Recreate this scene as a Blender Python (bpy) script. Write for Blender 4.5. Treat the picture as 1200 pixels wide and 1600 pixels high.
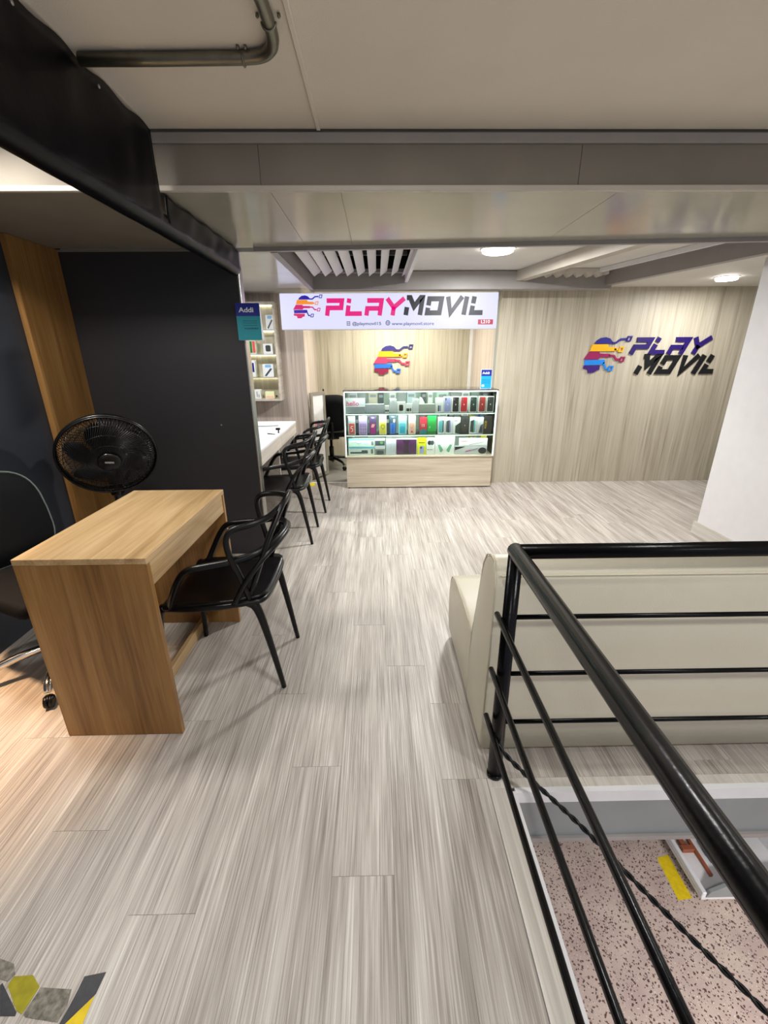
import bpy, bmesh, math, random
from mathutils import Vector, Matrix
random.seed(7)
PI = math.pi
for o in list(bpy.data.objects): bpy.data.objects.remove(o)
S = bpy.context.scene
C = S.collection

# ------------------------------------------------------------------ camera
F, CX, CY, H = 677.0, 600.0, 800.0, 1.40
vy = Vector((588-CX, 553-CY, F)).normalized()
vd = Vector((612-CX, 2655-CY, F)); vd = (vd - vd.dot(vy)*vy).normalized()
vu = -vd
vx = vy.cross(vu)
AX = Matrix((vx, vy, vu))                 # rows: world axes seen from the camera (x right, y down, z forward)
cam = bpy.data.cameras.new('camera'); camo = bpy.data.objects.new('camera', cam); C.objects.link(camo)
r, u, b = AX @ Vector((1,0,0)), AX @ Vector((0,-1,0)), AX @ Vector((0,0,-1))
mw = Matrix(((r.x,u.x,b.x,0),(r.y,u.y,b.y,0),(r.z,u.z,b.z,H),(0,0,0,1)))
camo.matrix_world = mw
cam.sensor_fit = 'VERTICAL'; cam.sensor_height = 36.0; cam.lens = F/1600*36
cam.clip_start = 0.02; cam.clip_end = 60
S.camera = camo
def at(px, py, Y):                        # point of the plane y = Y that stands at this place of the photograph
    d = AX @ Vector((px-CX, py-CY, F)); return d*(Y/d.y) + Vector((0,0,H))

# ------------------------------------------------------------------ world, exposure
W = bpy.data.worlds.new('world'); S.world = W; W.use_nodes = True
W.node_tree.nodes['Background'].inputs[0].default_value = (0.86,0.9,1.0,1)
W.node_tree.nodes['Background'].inputs[1].default_value = 0.48
vs = S.view_settings
vs.view_transform = 'Standard'; vs.look = 'None'; vs.gamma = 1; vs.use_curve_mapping = False
vs.exposure = 0.2
P_DOWN, P_NEAR, P_OFFICE, P_LOWER = 50, 8, 17, 56     # lamp powers in watts
P_CASE, P_RECESS, P_COUNTER = 2.6, 32, 15
E_SIGN, E_LED, E_CAB = 0.90, 3.0, 6.0

# ------------------------------------------------------------------ materials
def lin(c):
    return tuple(((v/255)/12.92 if v/255 <= .04045 else ((v/255+.055)/1.055)**2.4) for v in c) + (1,)
def base_mat(name):
    m = bpy.data.materials.new(name); m.use_nodes = True
    nt = m.node_tree; return m, nt, nt.nodes['Principled BSDF']
def pm(name, col, rough=.5, metal=0, var=.06, scale=14, bump=0, bscale=120, spec=None, coat=0):
    m, nt, p = base_mat(name); N, L = nt.nodes, nt.links
    tc = N.new('ShaderNodeTexCoord'); no = N.new('ShaderNodeTexNoise'); no.inputs['Scale'].default_value = scale
    no.inputs['Detail'].default_value = 4
    L.new(tc.outputs['Object'], no.inputs['Vector'])
    rp = N.new('ShaderNodeValToRGB'); c = lin(col)
    rp.color_ramp.elements[0].position = .3; rp.color_ramp.elements[1].position = .7
    rp.color_ramp.elements[0].color = tuple(v*(1-var) for v in c[:3])+(1,)
    rp.color_ramp.elements[1].color = tuple(min(1,v*(1+var)) for v in c[:3])+(1,)
    L.new(no.outputs['Fac'], rp.inputs['Fac']); L.new(rp.outputs['Color'], p.inputs['Base Color'])
    p.inputs['Roughness'].default_value = rough; p.inputs['Metallic'].default_value = metal
    if spec is not None: p.inputs['Specular IOR Level'].default_value = spec
    if coat: p.inputs['Coat Weight'].default_value = coat
    if bump:
        n2 = N.new('ShaderNodeTexNoise'); n2.inputs['Scale'].default_value = bscale; n2.inputs['Detail'].default_value = 3
        L.new(tc.outputs['Object'], n2.inputs['Vector'])
        bp = N.new('ShaderNodeBump'); bp.inputs['Strength'].default_value = bump; bp.inputs['Distance'].default_value = .01
        L.new(n2.outputs['Fac'], bp.inputs['Height']); L.new(bp.outputs['Normal'], p.inputs['Normal'])
    return m
def wood(name, cols, axis, cross=9, along=.7, fine=90, finealong=2.0, finew=.35, rough=.45, bump=.15, rnd=True, distort=.6, tone=.0):
    m, nt, p = base_mat(name); N, L = nt.nodes, nt.links
    tc = N.new('ShaderNodeTexCoord'); oi = N.new('ShaderNodeObjectInfo')
    off = N.new('ShaderNodeVectorMath'); off.operation = 'ADD'
    if rnd:
        mu = N.new('ShaderNodeVectorMath'); mu.operation = 'SCALE'; mu.inputs[0].default_value = (37,53,29)
        L.new(oi.outputs['Random'], mu.inputs['Scale']); L.new(mu.outputs[0], off.inputs[1])
    L.new(tc.outputs['Object'], off.inputs[0])
    def layer(sc_c, sc_a, detail, dist):
        mp = N.new('ShaderNodeMapping')
        s = [sc_c]*3; s['xyz'.index(axis)] = sc_a; mp.inputs['Scale'].default_value = s
        L.new(off.outputs[0], mp.inputs['Vector'])
        no = N.new('ShaderNodeTexNoise'); no.inputs['Scale'].default_value = 1; no.inputs['Detail'].default_value = detail
        no.inputs['Roughness'].default_value = .6; no.inputs['Distortion'].default_value = dist
        L.new(mp.outputs[0], no.inputs['Vector']); return no
    a = layer(cross, along, 5, distort); f = layer(fine, finealong, 2, .2)
    mx = N.new('ShaderNodeMix'); mx.data_type = 'FLOAT'; mx.inputs['Factor'].default_value = finew
    L.new(a.outputs['Fac'], mx.inputs[2]); L.new(f.outputs['Fac'], mx.inputs[3])
    rp = N.new('ShaderNodeValToRGB'); cr = rp.color_ramp
    pos = [.33,.46,.56,.68] if len(cols) == 4 else [.36,.5,.64]
    while len(cr.elements) < len(cols): cr.elements.new(.5)
    for e, q, c in zip(cr.elements, pos, cols): e.position = q; e.color = lin(c)
    L.new(mx.outputs[0], rp.inputs['Fac'])
    out = rp.outputs['Color']
    if tone:
        hs = N.new('ShaderNodeHueSaturation')
        mr = N.new('ShaderNodeMapRange'); mr.inputs['To Min'].default_value = 1-tone; mr.inputs['To Max'].default_value = 1+tone
        L.new(oi.outputs['Random'], mr.inputs['Value']); L.new(mr.outputs[0], hs.inputs['Value'])
        L.new(out, hs.inputs['Color']); out = hs.outputs['Color']
    L.new(out, p.inputs['Base Color'])
    p.inputs['Roughness'].default_value = rough
    bp = N.new('ShaderNodeBump'); bp.inputs['Strength'].default_value = bump; bp.inputs['Distance'].default_value = .004
    L.new(f.outputs['Fac'], bp.inputs['Height']); L.new(bp.outputs['Normal'], p.inputs['Normal'])
    return m
def emit(name, col, st, var=.02):
    m, nt, p = base_mat(name); N, L = nt.nodes, nt.links
    tc = N.new('ShaderNodeTexCoord'); no = N.new('ShaderNodeTexNoise'); no.inputs['Scale'].default_value = 5
    L.new(tc.outputs['Object'], no.inputs['Vector'])
    rp = N.new('ShaderNodeValToRGB'); c = lin(col)
    rp.color_ramp.elements[0].color = tuple(v*(1-var) for v in c[:3])+(1,); rp.color_ramp.elements[1].color = c
    L.new(no.outputs['Fac'], rp.inputs['Fac']); L.new(rp.outputs['Color'], p.inputs['Emission Color'])
    p.inputs['Base Color'].default_value = (.02,.02,.02,1); p.inputs['Emission Strength'].default_value = st
    p.inputs['Roughness'].default_value = .4
    return m
def glassm(name, tint=(249,253,251), ior=1.45):
    m = bpy.data.materials.new(name); m.use_nodes = True; nt = m.node_tree; N, L = nt.nodes, nt.links
    N.remove(N['Principled BSDF'])
    t = N.new('ShaderNodeBsdfTransparent'); t.inputs[0].default_value = lin(tint)
    g = N.new('ShaderNodeBsdfGlossy'); g.inputs['Roughness'].default_value = .03
    fr = N.new('ShaderNodeFresnel'); fr.inputs[0].default_value = ior
    mx = N.new('ShaderNodeMixShader'); L.new(fr.outputs[0], mx.inputs[0]); L.new(t.outputs[0], mx.inputs[1]); L.new(g.outputs[0], mx.inputs[2])
    L.new(mx.outputs[0], N['Material Output'].inputs[0]); return m
def terrazzo(name):
    m, nt, p = base_mat(name); N, L = nt.nodes, nt.links
    tc = N.new('ShaderNodeTexCoord'); no = N.new('ShaderNodeTexNoise'); no.inputs['Scale'].default_value = 5; no.inputs['Detail'].default_value = 5
    L.new(tc.outputs['Object'], no.inputs['Vector'])
    rp = N.new('ShaderNodeValToRGB'); rp.color_ramp.elements[0].position = .3; rp.color_ramp.elements[1].position = .7
    rp.color_ramp.elements[0].color = lin((184,162,156)); rp.color_ramp.elements[1].color = lin((208,190,178))
    L.new(no.outputs['Fac'], rp.inputs['Fac'])
    col = rp.outputs['Color']
    for sc, th, cc in ((46,.28,(98,72,70)),(70,.18,(226,214,204)),(58,.22,(70,54,56))):
        v = N.new('ShaderNodeTexVoronoi'); v.inputs['Scale'].default_value = sc
        d = N.new('ShaderNodeTexNoise'); d.inputs['Scale'].default_value = sc*1.3
        ad = N.new('ShaderNodeVectorMath'); ad.operation = 'MULTIPLY_ADD'; ad.inputs[1].default_value = (.02,.02,.02)
        L.new(tc.outputs['Object'], d.inputs['Vector']); L.new(d.outputs['Color'], ad.inputs[0]); L.new(tc.outputs['Object'], ad.inputs[2])
        L.new(ad.outputs[0], v.inputs['Vector'])
        lt = N.new('ShaderNodeMath'); lt.operation = 'LESS_THAN'; lt.inputs[1].default_value = th
        L.new(v.outputs['Distance'], lt.inputs[0])
        mx = N.new('ShaderNodeMix'); mx.data_type = 'RGBA'; mx.inputs[7].default_value = lin(cc)
        L.new(lt.outputs[0], mx.inputs[0]); L.new(col, mx.inputs[6]); col = mx.outputs[2]
    L.new(col, p.inputs['Base Color']); p.inputs['Roughness'].default_value = .35
    return m

M = {}
M['plank'] = wood('whitewashed plank', [(124,115,108),(164,156,148),(188,181,173),(216,211,204)], 'y', cross=15, along=1.0, fine=230, finealong=3.2, finew=.50, rough=.40, bump=.35, tone=.03)
M['wallwood'] = wood('pale wall laminate', [(152,142,125),(177,168,149),(188,180,162),(202,195,178)], 'z', cross=20, along=.8, fine=120, finealong=1.6, finew=.4, rough=.5, bump=.1)
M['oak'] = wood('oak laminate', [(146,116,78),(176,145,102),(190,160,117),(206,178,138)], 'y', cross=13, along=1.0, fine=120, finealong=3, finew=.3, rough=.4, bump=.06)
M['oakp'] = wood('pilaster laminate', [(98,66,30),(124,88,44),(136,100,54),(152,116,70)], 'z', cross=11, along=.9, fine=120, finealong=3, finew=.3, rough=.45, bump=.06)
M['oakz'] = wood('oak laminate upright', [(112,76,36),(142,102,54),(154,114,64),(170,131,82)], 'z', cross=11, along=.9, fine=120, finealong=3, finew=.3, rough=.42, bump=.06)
M['greywood'] = wood('pale grey laminate', [(170,158,146),(196,186,174),(206,198,188),(220,214,206)], 'y', cross=14, along=1.0, fine=110, finealong=2.5, finew=.35, rough=.45, bump=.05)
M['casewood'] = wood('showcase laminate', [(168,152,130),(194,180,158),(205,193,172),(220,210,192)], 'x', cross=14, along=1.0, fine=110, finealong=2.5, finew=.35, rough=.45, bump=.05)
M['shelfwall'] = wood('pinkish wall laminate', [(150,134,124),(182,168,158),(196,182,172),(212,200,192)], 'z', cross=14, along=.7, fine=95, finealong=1.6, finew=.4, rough=.5, bump=.08)
M['ceil'] = pm('cream ceiling paint', (216,208,194), .85, var=.03, scale=3, bump=.12, bscale=220)
M['beamface'] = pm('greyed fascia paint', (126,119,108), .7, var=.07, scale=5, bump=.05)
M['soffit'] = pm('glossy soffit panel', (158,154,142), .15, var=.05, scale=3, bump=.04, bscale=9)
M['shiny'] = pm('white glossy ceiling film', (214,212,208), .16, var=.05, scale=3, bump=.10, bscale=7)
M['white'] = pm('white paint', (222,220,222), .6, var=.02)
M['whitec'] = pm('white ceiling paint', (216,212,206), .6, var=.03, scale=4)
M['steelpaint'] = pm('grey painted steel', (150,145,142), .45, var=.06, scale=6)
M['beigepaint'] = pm('beige painted beam', (188,180,168), .5, var=.05, scale=6)
M['char'] = pm('charcoal partition laminate', (40,39,42), .45, var=.06, scale=3)
M['charwall'] = pm('dark blue grey wall', (38,42,50), .5, var=.06, scale=3)
M['concrete'] = pm('grey vinyl', (124,122,116), .5, var=.12, scale=6)
M['sub'] = pm('grey slab paint', (142,146,146), .6, var=.05, scale=6)
M['alu'] = pm('brushed aluminium', (196,196,192), .32, 1, var=.05)
M['alum'] = pm('white metal profile', (226,226,228), .4, .0, var=.03)
M['chrome'] = pm('chrome', (220,216,210), .12, 1, var=.02)
M['galv'] = pm('galvanised pipe', (128,124,110), .38, .85, var=.12, scale=20)
M['iron'] = pm('black painted iron', (6,6,8), .24, .0, var=.12, scale=30, spec=.2, bump=.05, bscale=60)
M['blackplastic'] = pm('black plastic', (5,5,7), .33, var=.1, spec=.35)
M['blackmatte'] = pm('black fabric', (5,5,7), .8, var=.2, scale=60, bump=.1, bscale=300, spec=.2)
M['tarp'] = pm('black vinyl sheet', (4,4,8), .34, var=.15, scale=8, bump=.2, bscale=9, spec=.14)
M['fanblack'] = pm('fan black plastic', (12,12,13), .3, var=.1)
M['leather'] = pm('cream leatherette', (205,198,178), .42, var=.03, scale=4, bump=.12, bscale=260)
M['piping'] = pm('cream piping', (196,188,166), .45, var=.03)
M['terrazzo'] = terrazzo('pink terrazzo')
M['yellow'] = pm('yellow tape', (226,196,16), .6, var=.12, scale=30)
M['yellowg'] = pm('worn yellow tape', (152,144,16), .7, var=.2, scale=40)
M['tapeblack'] = pm('black tape', (40,42,48), .5, var=.35, scale=60)
M['tapeworn'] = pm('worn grey tape', (120,116,106), .7, var=.6, scale=70)
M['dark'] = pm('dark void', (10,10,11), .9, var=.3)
M['glass'] = glassm('showcase glass')
M['silver'] = pm('silver', (196,198,200), .3, .6, var=.03)
def flat(name, c, rough=.45): 
    k = 'c_'+name
    if k not in M: M[k] = pm(name+' print', c, rough, var=.03, scale=30)
    return M[k]
M['sign'] = emit('sign face', (222,222,255), E_SIGN)
M['lamp'] = emit('lamp diffuser', (255,252,246), 14)
M['led'] = emit('led strip', (236,255,236), E_LED)
M['ledw'] = emit('warm led strip', (255,252,214), E_CAB)

# ------------------------------------------------------------------ builders
LOC = {}
def tag(o, label=None, cat=None, group=None, kind=None):
    if label: o['label'] = label
    if cat: o['category'] = cat
    if group: o['group'] = group
    if kind: o['kind'] = kind
    return o
def thing(name, label, cat, loc=(0,0,0), group=None):
    o = bpy.data.objects.new(name, None); o.empty_display_size = .05; C.objects.link(o)
    o.location = loc; LOC[o.name] = Vector(loc); tag(o, label, cat, group); return o
def root_loc(o):
    while o is not None:
        if o.name in LOC: return LOC[o.name]
        o = o.parent
    return Vector((0,0,0))
def obj(name, verts, faces, mat, parent=None, smooth=False, mats=None, fm=None):
    vs_ = [Vector(v) for v in verts]
    if parent is not None: off = root_loc(parent)
    else:
        xs = [v.x for v in vs_]; ys = [v.y for v in vs_]; zs = [v.z for v in vs_]
        off = Vector(((min(xs)+max(xs))/2, (min(ys)+max(ys))/2, min(zs)))
    me = bpy.data.meshes.new(name); me.from_pydata([v-off for v in vs_], [], faces)
    bm = bmesh.new(); bm.from_mesh(me); bmesh.ops.recalc_face_normals(bm, faces=bm.faces); bm.to_mesh(me); bm.free()
    for m in ([mat] if mats is None else mats): me.materials.append(M[m] if isinstance(m, str) else m)
    if fm: 
        for p_, i in zip(me.polygons, fm): p_.material_index = i
    if smooth:
        for p_ in me.polygons: p_.use_smooth = True
    o = bpy.data.objects.new(name, me); C.objects.link(o)
    if parent is not None: o.parent = parent
    else: o.location = off; LOC[o.name] = off
    return o
def boxvf(x0,x1,y0,y1,z0,z1):
    v = [(x,y,z) for z in (z0,z1) for y in (y0,y1) for x in (x0,x1)]
    return v, [(0,2,3,1),(4,5,7,6),(0,1,5,4),(2,6,7,3),(0,4,6,2),(1,3,7,5)]
def join(*vf):
    V, Fc = [], []
    for v, f in vf:
        n = len(V); V += list(v); Fc += [tuple(i+n for i in q) for q in f]
    return V, Fc
def bevelled(v, f, w, seg=1):
    bm = bmesh.new(); bv = [bm.verts.new(p_) for p_ in v]
    for q in f: bm.faces.new([bv[i] for i in q])
    bmesh.ops.recalc_face_normals(bm, faces=bm.faces)
    bmesh.ops.bevel(bm, geom=list(bm.edges)+list(bm.verts), offset=w, segments=seg, profile=.5, affect='EDGES', clamp_overlap=True)
    bm.verts.index_update()
    V = [tuple(x.co) for x in bm.verts]; Fc = [tuple(x.index for x in q.verts) for q in bm.faces]; bm.free(); return V, Fc
def box(name, x0,x1,y0,y1,z0,z1, mat, parent=None, bev=0, seg=1, smooth=False):
    v, f = boxvf(x0,x1,y0,y1,z0,z1)
    if bev: v, f = bevelled(v, f, bev, seg)
    return obj(name, v, f, mat, parent, smooth)
def prism(poly, O, U, V, N, d):            # polygon (u,v) extruded by d along N
    O, U, V, N = map(Vector, (O,U,V,N)); n = len(poly)
    a = [O+U*p_[0]+V*p_[1] for p_ in poly]; b_ = [q+N*d for q in a]
    return a+b_, [tuple(range(n)), tuple(range(2*n-1, n-1, -1))]+[(i,(i+1)%n,(i+1)%n+n,i+n) for i in range(n)]
def zprism(poly, z0, z1): return prism(poly, (0,0,z0), (1,0,0), (0,1,0), (0,0,1), z1-z0)
def catmull(P, n=6, closed=False):
    P = [Vector(p_) for p_ in P]; out = []; m = len(P)
    for i in range(m if closed else m-1):
        p0 = P[(i-1) % m] if closed or i > 0 else P[0]*2-P[1]
        p1, p2 = P[i], P[(i+1) % m]
        p3 = P[(i+2) % m] if closed or i+2 < m else P[-1]*2-P[-2]
        for k in range(n):
            t = k/n
            out.append(.5*((2*p1)+(p2-p0)*t+(2*p0-5*p1+4*p2-p3)*t*t+(3*p1-p0-3*p2+p3)*t**3))
    if not closed: out.append(P[-1])
    return out
def tube(P, r, seg=8, closed=False, flat_=1.0, upv=None):
    P = [Vector(p_) for p_ in P]; n = len(P)
    rr = r if isinstance(r, (list,tuple)) else [r]*n
    T = []
    for i in range(n):
        a = P[(i-1) % n] if closed or i > 0 else P[i]; b_ = P[(i+1) % n] if closed or i < n-1 else P[i]
        T.append((b_-a).normalized())
    up = Vector(upv) if upv else (Vector((0,0,1)) if abs(T[0].z) < .9 else Vector((1,0,0)))
    V, Fc = [], []
    nrm = (up - T[0]*up.dot(T[0])).normalized()
    for i in range(n):
        nrm = (nrm - T[i]*nrm.dot(T[i]))
        nrm = nrm.normalized() if nrm.length > 1e-6 else T[i].orthogonal().normalized()
        bn = T[i].cross(nrm)
        for k in range(seg):
            a = 2*PI*k/seg; V.append(P[i]+nrm*math.cos(a)*rr[i]*flat_+bn*math.sin(a)*rr[i])
    for i in range(n if closed else n-1):
        for k in range(seg):
            j = (i+1) % n
            Fc.append((i*seg+k, i*seg+(k+1) % seg, j*seg+(k+1) % seg, j*seg+k))
    if not closed: Fc += [tuple(range(seg))[::-1], tuple((n-1)*seg+k for k in range(seg))]
    return V, Fc
def lathe(prof, seg=20, O=(0,0,0), A=(0,0,1)):   # prof (radius, height) about axis A
    A = Vector(A).normalized(); X = A.orthogonal().normalized(); Y = A.cross(X); O = Vector(O)
    V, Fc = [], []
    for r_, h in prof:
        for k in range(seg):
            a = 2*PI*k/seg; V.append(O+A*h+(X*math.cos(a)+Y*math.sin(a))*r_)
    for i in range(len(prof)-1):
        for k in range(seg): Fc.append((i*seg+k, i*seg+(k+1) % seg, (i+1)*seg+(k+1) % seg, (i+1)*seg+k))
    Fc += [tuple(range(seg))[::-1], tuple((len(prof)-1)*seg+k for k in range(seg))]
    return V, Fc
def strip_poly(line, t, closed=False):     # offset both sides of a 2D polyline with mitres
    P = [Vector((a[0],a[1])) for a in line]; n = len(P); L_, R_ = [], []
    for i in range(n):
        ds = []
        if closed or i > 0: ds.append((P[i]-P[(i-1) % n]).normalized())
        if closed or i < n-1: ds.append((P[(i+1) % n]-P[i]).normalized())
        ns = [Vector((-d.y, d.x)) for d in ds]
        if len(ns) == 2:
            m = (ns[0]+ns[1]); m = m.normalized() if m.length > 1e-6 else ns[0]
            k = t/2/max(.5, m.dot(ns[0]))
        else: m, k = ns[0], t/2
        L_.append(P[i]+m*k); R_.append(P[i]-m*k)
    return L_, R_
def stroke(line, t, O, U, V, N, d, closed=False):
    L_, R_ = strip_poly(line, t, closed); n = len(L_)
    O, U, V, N = map(Vector, (O,U,V,N)); vv = []
    for k in (0, d):
        for q in L_+R_: vv.append(O+U*q.x+V*q.y+N*k)
    Fc = []; m = 2*n
    for i in range(n if closed else n-1):
        j = (i+1) % n
        Fc += [(i,j,n+j,n+i), (m+i,m+n+i,m+n+j,m+j), (i,m+i,m+j,j), (n+i,n+j,m+n+j,m+n+i)]
    if not closed: Fc += [(0,n,m+n,m), (n-1,m+n-1,m+n+n-1,n+n-1)]
    return vv, Fc
def text(name, s, O, U, V, N, h, mat, parent, d=.0008, width=None, bold=0.0, align='LEFT'):
    cu = bpy.data.curves.new('lettering', 'FONT'); cu.body = s; cu.size = 1; cu.extrude = 0; cu.align_x = align; cu.offset = bold
    to = bpy.data.objects.new('lettering', cu); C.objects.link(to)
    dg = bpy.context.evaluated_depsgraph_get(); me = bpy.data.meshes.new_from_object(to.evaluated_get(dg))
    pts = [v.co.copy() for v in me.vertices]; fs = [tuple(p_.vertices) for p_ in me.polygons]
    bpy.data.objects.remove(to); bpy.data.curves.remove(cu); bpy.data.meshes.remove(me)
    x0 = min(p_.x for p_ in pts); x1 = max(p_.x for p_ in pts)
    k = h/.72; kx = k if not width else width/(x1-x0)
    O, U, V, N = map(Vector, (O,U,V,N)); xo = x0 if align == 'LEFT' else 0
    return obj(name, [O+U*(p_.x-xo)*kx+V*p_.y*k+N*d for p_ in pts], fs, mat, parent)
XU, ZU, NY = (1,0,0), (0,0,1), (0,-1,0)   # lettering that faces the camera side

def struct(o): o['kind'] = 'structure'; return o

# ================================================================== SETTING
SOF, CEI = 1.988, 2.175
# --- floor with planks
fl = struct(obj('floor', *zprism([(-2.0,-2.5),(.44,-2.5),(.44,1.066),(4.6,1.066),(4.6,4.86),(-2.0,4.86)], -.22, -.004), 'sub'))
PW, PL = .178, 1.22
full = None
def plank(x0, x1, y0, y1):
    global full
    if y1-y0 < .03 or x1-x0 < .02: return
    g, e = .0002, .00035
    isfull = abs((x1-x0)-PW) < 1e-6 and abs((y1-y0)-PL) < 1e-6
    cx_, cy_ = (x0+x1)/2, (y0+y1)/2
    if isfull and full is not None: me = full
    else:
        hx, hy = (x1-x0)/2-g, (y1-y0)/2-e
        v, f = boxvf(-hx,hx,-hy,hy,-.004,0); v, f = bevelled(v, f, .0003)
        me = bpy.data.meshes.new('plank'); me.from_pydata(v, [], f); me.materials.append(M['plank'])
        if isfull: full = me
    o = bpy.data.objects.new('plank', me); C.objects.link(o); o.parent = fl
    o.location = Vector((cx_,cy_,0))-LOC[fl.name]
joint = {0:1.69, -1:.807, -4:.727, 1:1.45, -2:1.16, -3:1.52, -5:1.38, -6:.95, 2:1.9}
for i in range(-11, 22):
    x0 = .034+PW*i; x1 = x0+PW
    if x0 < -2.0: x0 = -1.9
    j = joint.get(i, random.uniform(0,PL))
    y = j - PL*math.ceil((j-.25)/PL)
    while y < 4.86:
        a, b_ = max(y,.1), min(y+PL, 4.86)
        if x0 > .36: plank(x0, x1, max(a,1.10), b_)
        elif x1 > .37:
            if a < 1.10: plank(x0, .368, a, min(b_,1.10))
            if b_ > 1.10: plank(x0, x1, max(a,1.10), b_)
        else: plank(x0, x1, a, b_)
        y += PL
M['trimwood'] = wood('edge strip laminate', [(172,164,152),(194,188,178),(204,198,190),(218,214,206)], 'y', cross=30, along=1.0, fine=160, finealong=2.5, finew=.4, rough=.45, bump=.08)
struct(box('trim_1', .37,.44,-2.0,1.098,-.0035,.001, 'trimwood'))
struct(box('trim_2', .37,4.4,1.064,1.099,-.0035,.0015, 'trimwood', bev=.0008))
struct(box('trim_3', .441,.456,-2.0,1.05,-.05,.002, 'alum'))
struct(box('trim_4', .456,4.4,1.045,1.0655,-.048,.0, 'alum'))
struct(box('trim_5', .456,4.4,1.052,1.0655,-.225,-.0485, 'sub'))
struct(box('trim_6', .456,4.4,1.042,1.0655,-.245,-.2255, 'steelpaint'))
struct(box('floor_recess', -1.3,1.4,4.862,6.3,-.05,-.001, 'concrete'))
struct(box('trim_7', -.77,-.35,4.845,4.862,-.003,.004, 'alum'))
# --- lower storey
struct(box('floor_lower', -1.5,5.5,-2.0,6.5,-2.06,-2.0, 'terrazzo'))
struct(box('wall_lower', 4.6,4.7,-2.0,6.5,-2.0,-.26, 'white'))
# --- walls
struct(box('wall_left', -2.0,-1.9,-2.4,4.96,0,2.17, 'charwall'))
wb = struct(box('wall_back', 1.27,4.6,4.86,4.96,0,2.2, 'sub'))
xs_ = [1.27,2.49,3.71,4.6]
for a, b_ in zip(xs_, xs_[1:]): box('panel', a+.0006,b_-.0006,4.80,4.86,0.001,2.016, 'wallwood', wb)
struct(box('wall_recess_right', 1.272,1.36,4.961,6.14,0,2.2, 'shelfwall'))
wr = struct(box('wall_recess_back', -1.3,1.40,6.20,6.28,0,2.2, 'sub'))
for a, b_ in ((-1.3,-.08),(-.08,1.14),(1.14,1.272)): box('panel', a+.0006,b_-.0006,6.14,6.20,0.001,2.0, 'wallwood', wr)
struct(box('trim_8', 1.235,1.2715,6.11,6.1395,0,1.99, 'alum'))
struct(box('wall_shelf', -1.9,-.77,4.96,5.04,0,2.2, 'shelfwall'))
struct(box('wall_recess_left', -1.3,-.80,5.0405,6.14,0,2.2, 'shelfwall'))
struct(box('baseboard_left', -1.2,-.77,4.945,4.9595,0,.09, 'beigepaint'))
struct(box('wall_partition', -1.899,-.835,2.96,3.03,0.001,SOF-.012, 'char'))
struct(box('trim_9', -1.899,-.835,2.952,3.03,SOF-.0115,SOF-.001, 'beamface'))
struct(box('trim_10', -.8345,-.822,2.956,3.034,0.001,SOF-.001, 'alu', bev=.003, seg=2))
tag(obj('screw', *lathe([(.001,0),(.005,.0005),(.006,.002),(.003,.004)], 12, at(346,664,2.9595), (0,-1,0)), 'alu', None, True), 'small silver screw head on the charcoal partition wall', 'screw')
pil = struct(box('pilaster', -1.8985,-1.87,2.59,2.957,0.001,SOF-.002, 'oakp', bev=.001))
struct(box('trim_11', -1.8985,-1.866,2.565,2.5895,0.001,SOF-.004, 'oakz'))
struct(box('pillar', 2.60,3.5,2.1,3.25,0.001,SOF, 'white', bev=.004))
struct(box('baseboard_right', 2.582,2.5995,2.08,3.268,0.001,.10, 'trimwood'))
struct(box('wall_right', 4.5,4.6,1.1,4.8,0,2.2, 'wallwood'))
# --- ceilings
cel = struct(box('ceiling', -2.0,4.6,-2.5,1.975,CEI,2.26, 'ceil'))
fy = lambda x: 2.885-.075*x               # far edge of the beam runs slightly askew
bmx = struct(obj('ceiling_beam', *zprism([(-1.9,1.99),(4.6,1.99),(4.6,fy(4.6)-.03),(-.6,fy(-.6)-.03),(-.6,2.957),(-1.9,2.957)], SOF+.006, 2.25), 'beamface'))
fx = [-1.9,-1.03,-.43,.78,1.98,3.2,4.6]
for a, b_ in zip(fx, fx[1:]): box('fascia_panel', a+.001,b_-.001,1.978,1.99,SOF+.016,CEI-.044, 'beamface', bmx)
sx = [-1.9,-.83,-.40,-.13,.95,2.1,3.3,4.6]
for a, b_ in zip(sx, sx[1:]):
    e1, e2 = (fy(a), fy(b_)) if a > -.6 else (2.955, 2.955)
    obj('soffit_panel', *zprism([(a+.0008,1.985),(b_-.0008,1.985),(b_-.0008,e2-.03),(a+.0008,e1-.03)], SOF, SOF+.006), 'soffit' if a > -.9 else 'beamface', bmx)
box('flashing', -1.9,4.6,1.968,1.99,CEI-.043,CEI-.011, 'steelpaint', bmx, bev=.002)
box('edge_bead', -1.9,4.6,1.968,1.99,SOF-.004,SOF+.014, 'beigepaint', bmx, bev=.002)
obj('edge_rail', *zprism([(-.71,fy(-.71)-.03),(4.5,fy(4.5)-.03),(4.5,fy(4.5)),(-.71,fy(-.71))], SOF-.022, SOF+.03), 'steelpaint', bmx)
struct(box('ceiling_left', -1.9,-.62,3.031,4.955,SOF-.001,2.2, 'shiny'))
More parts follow.
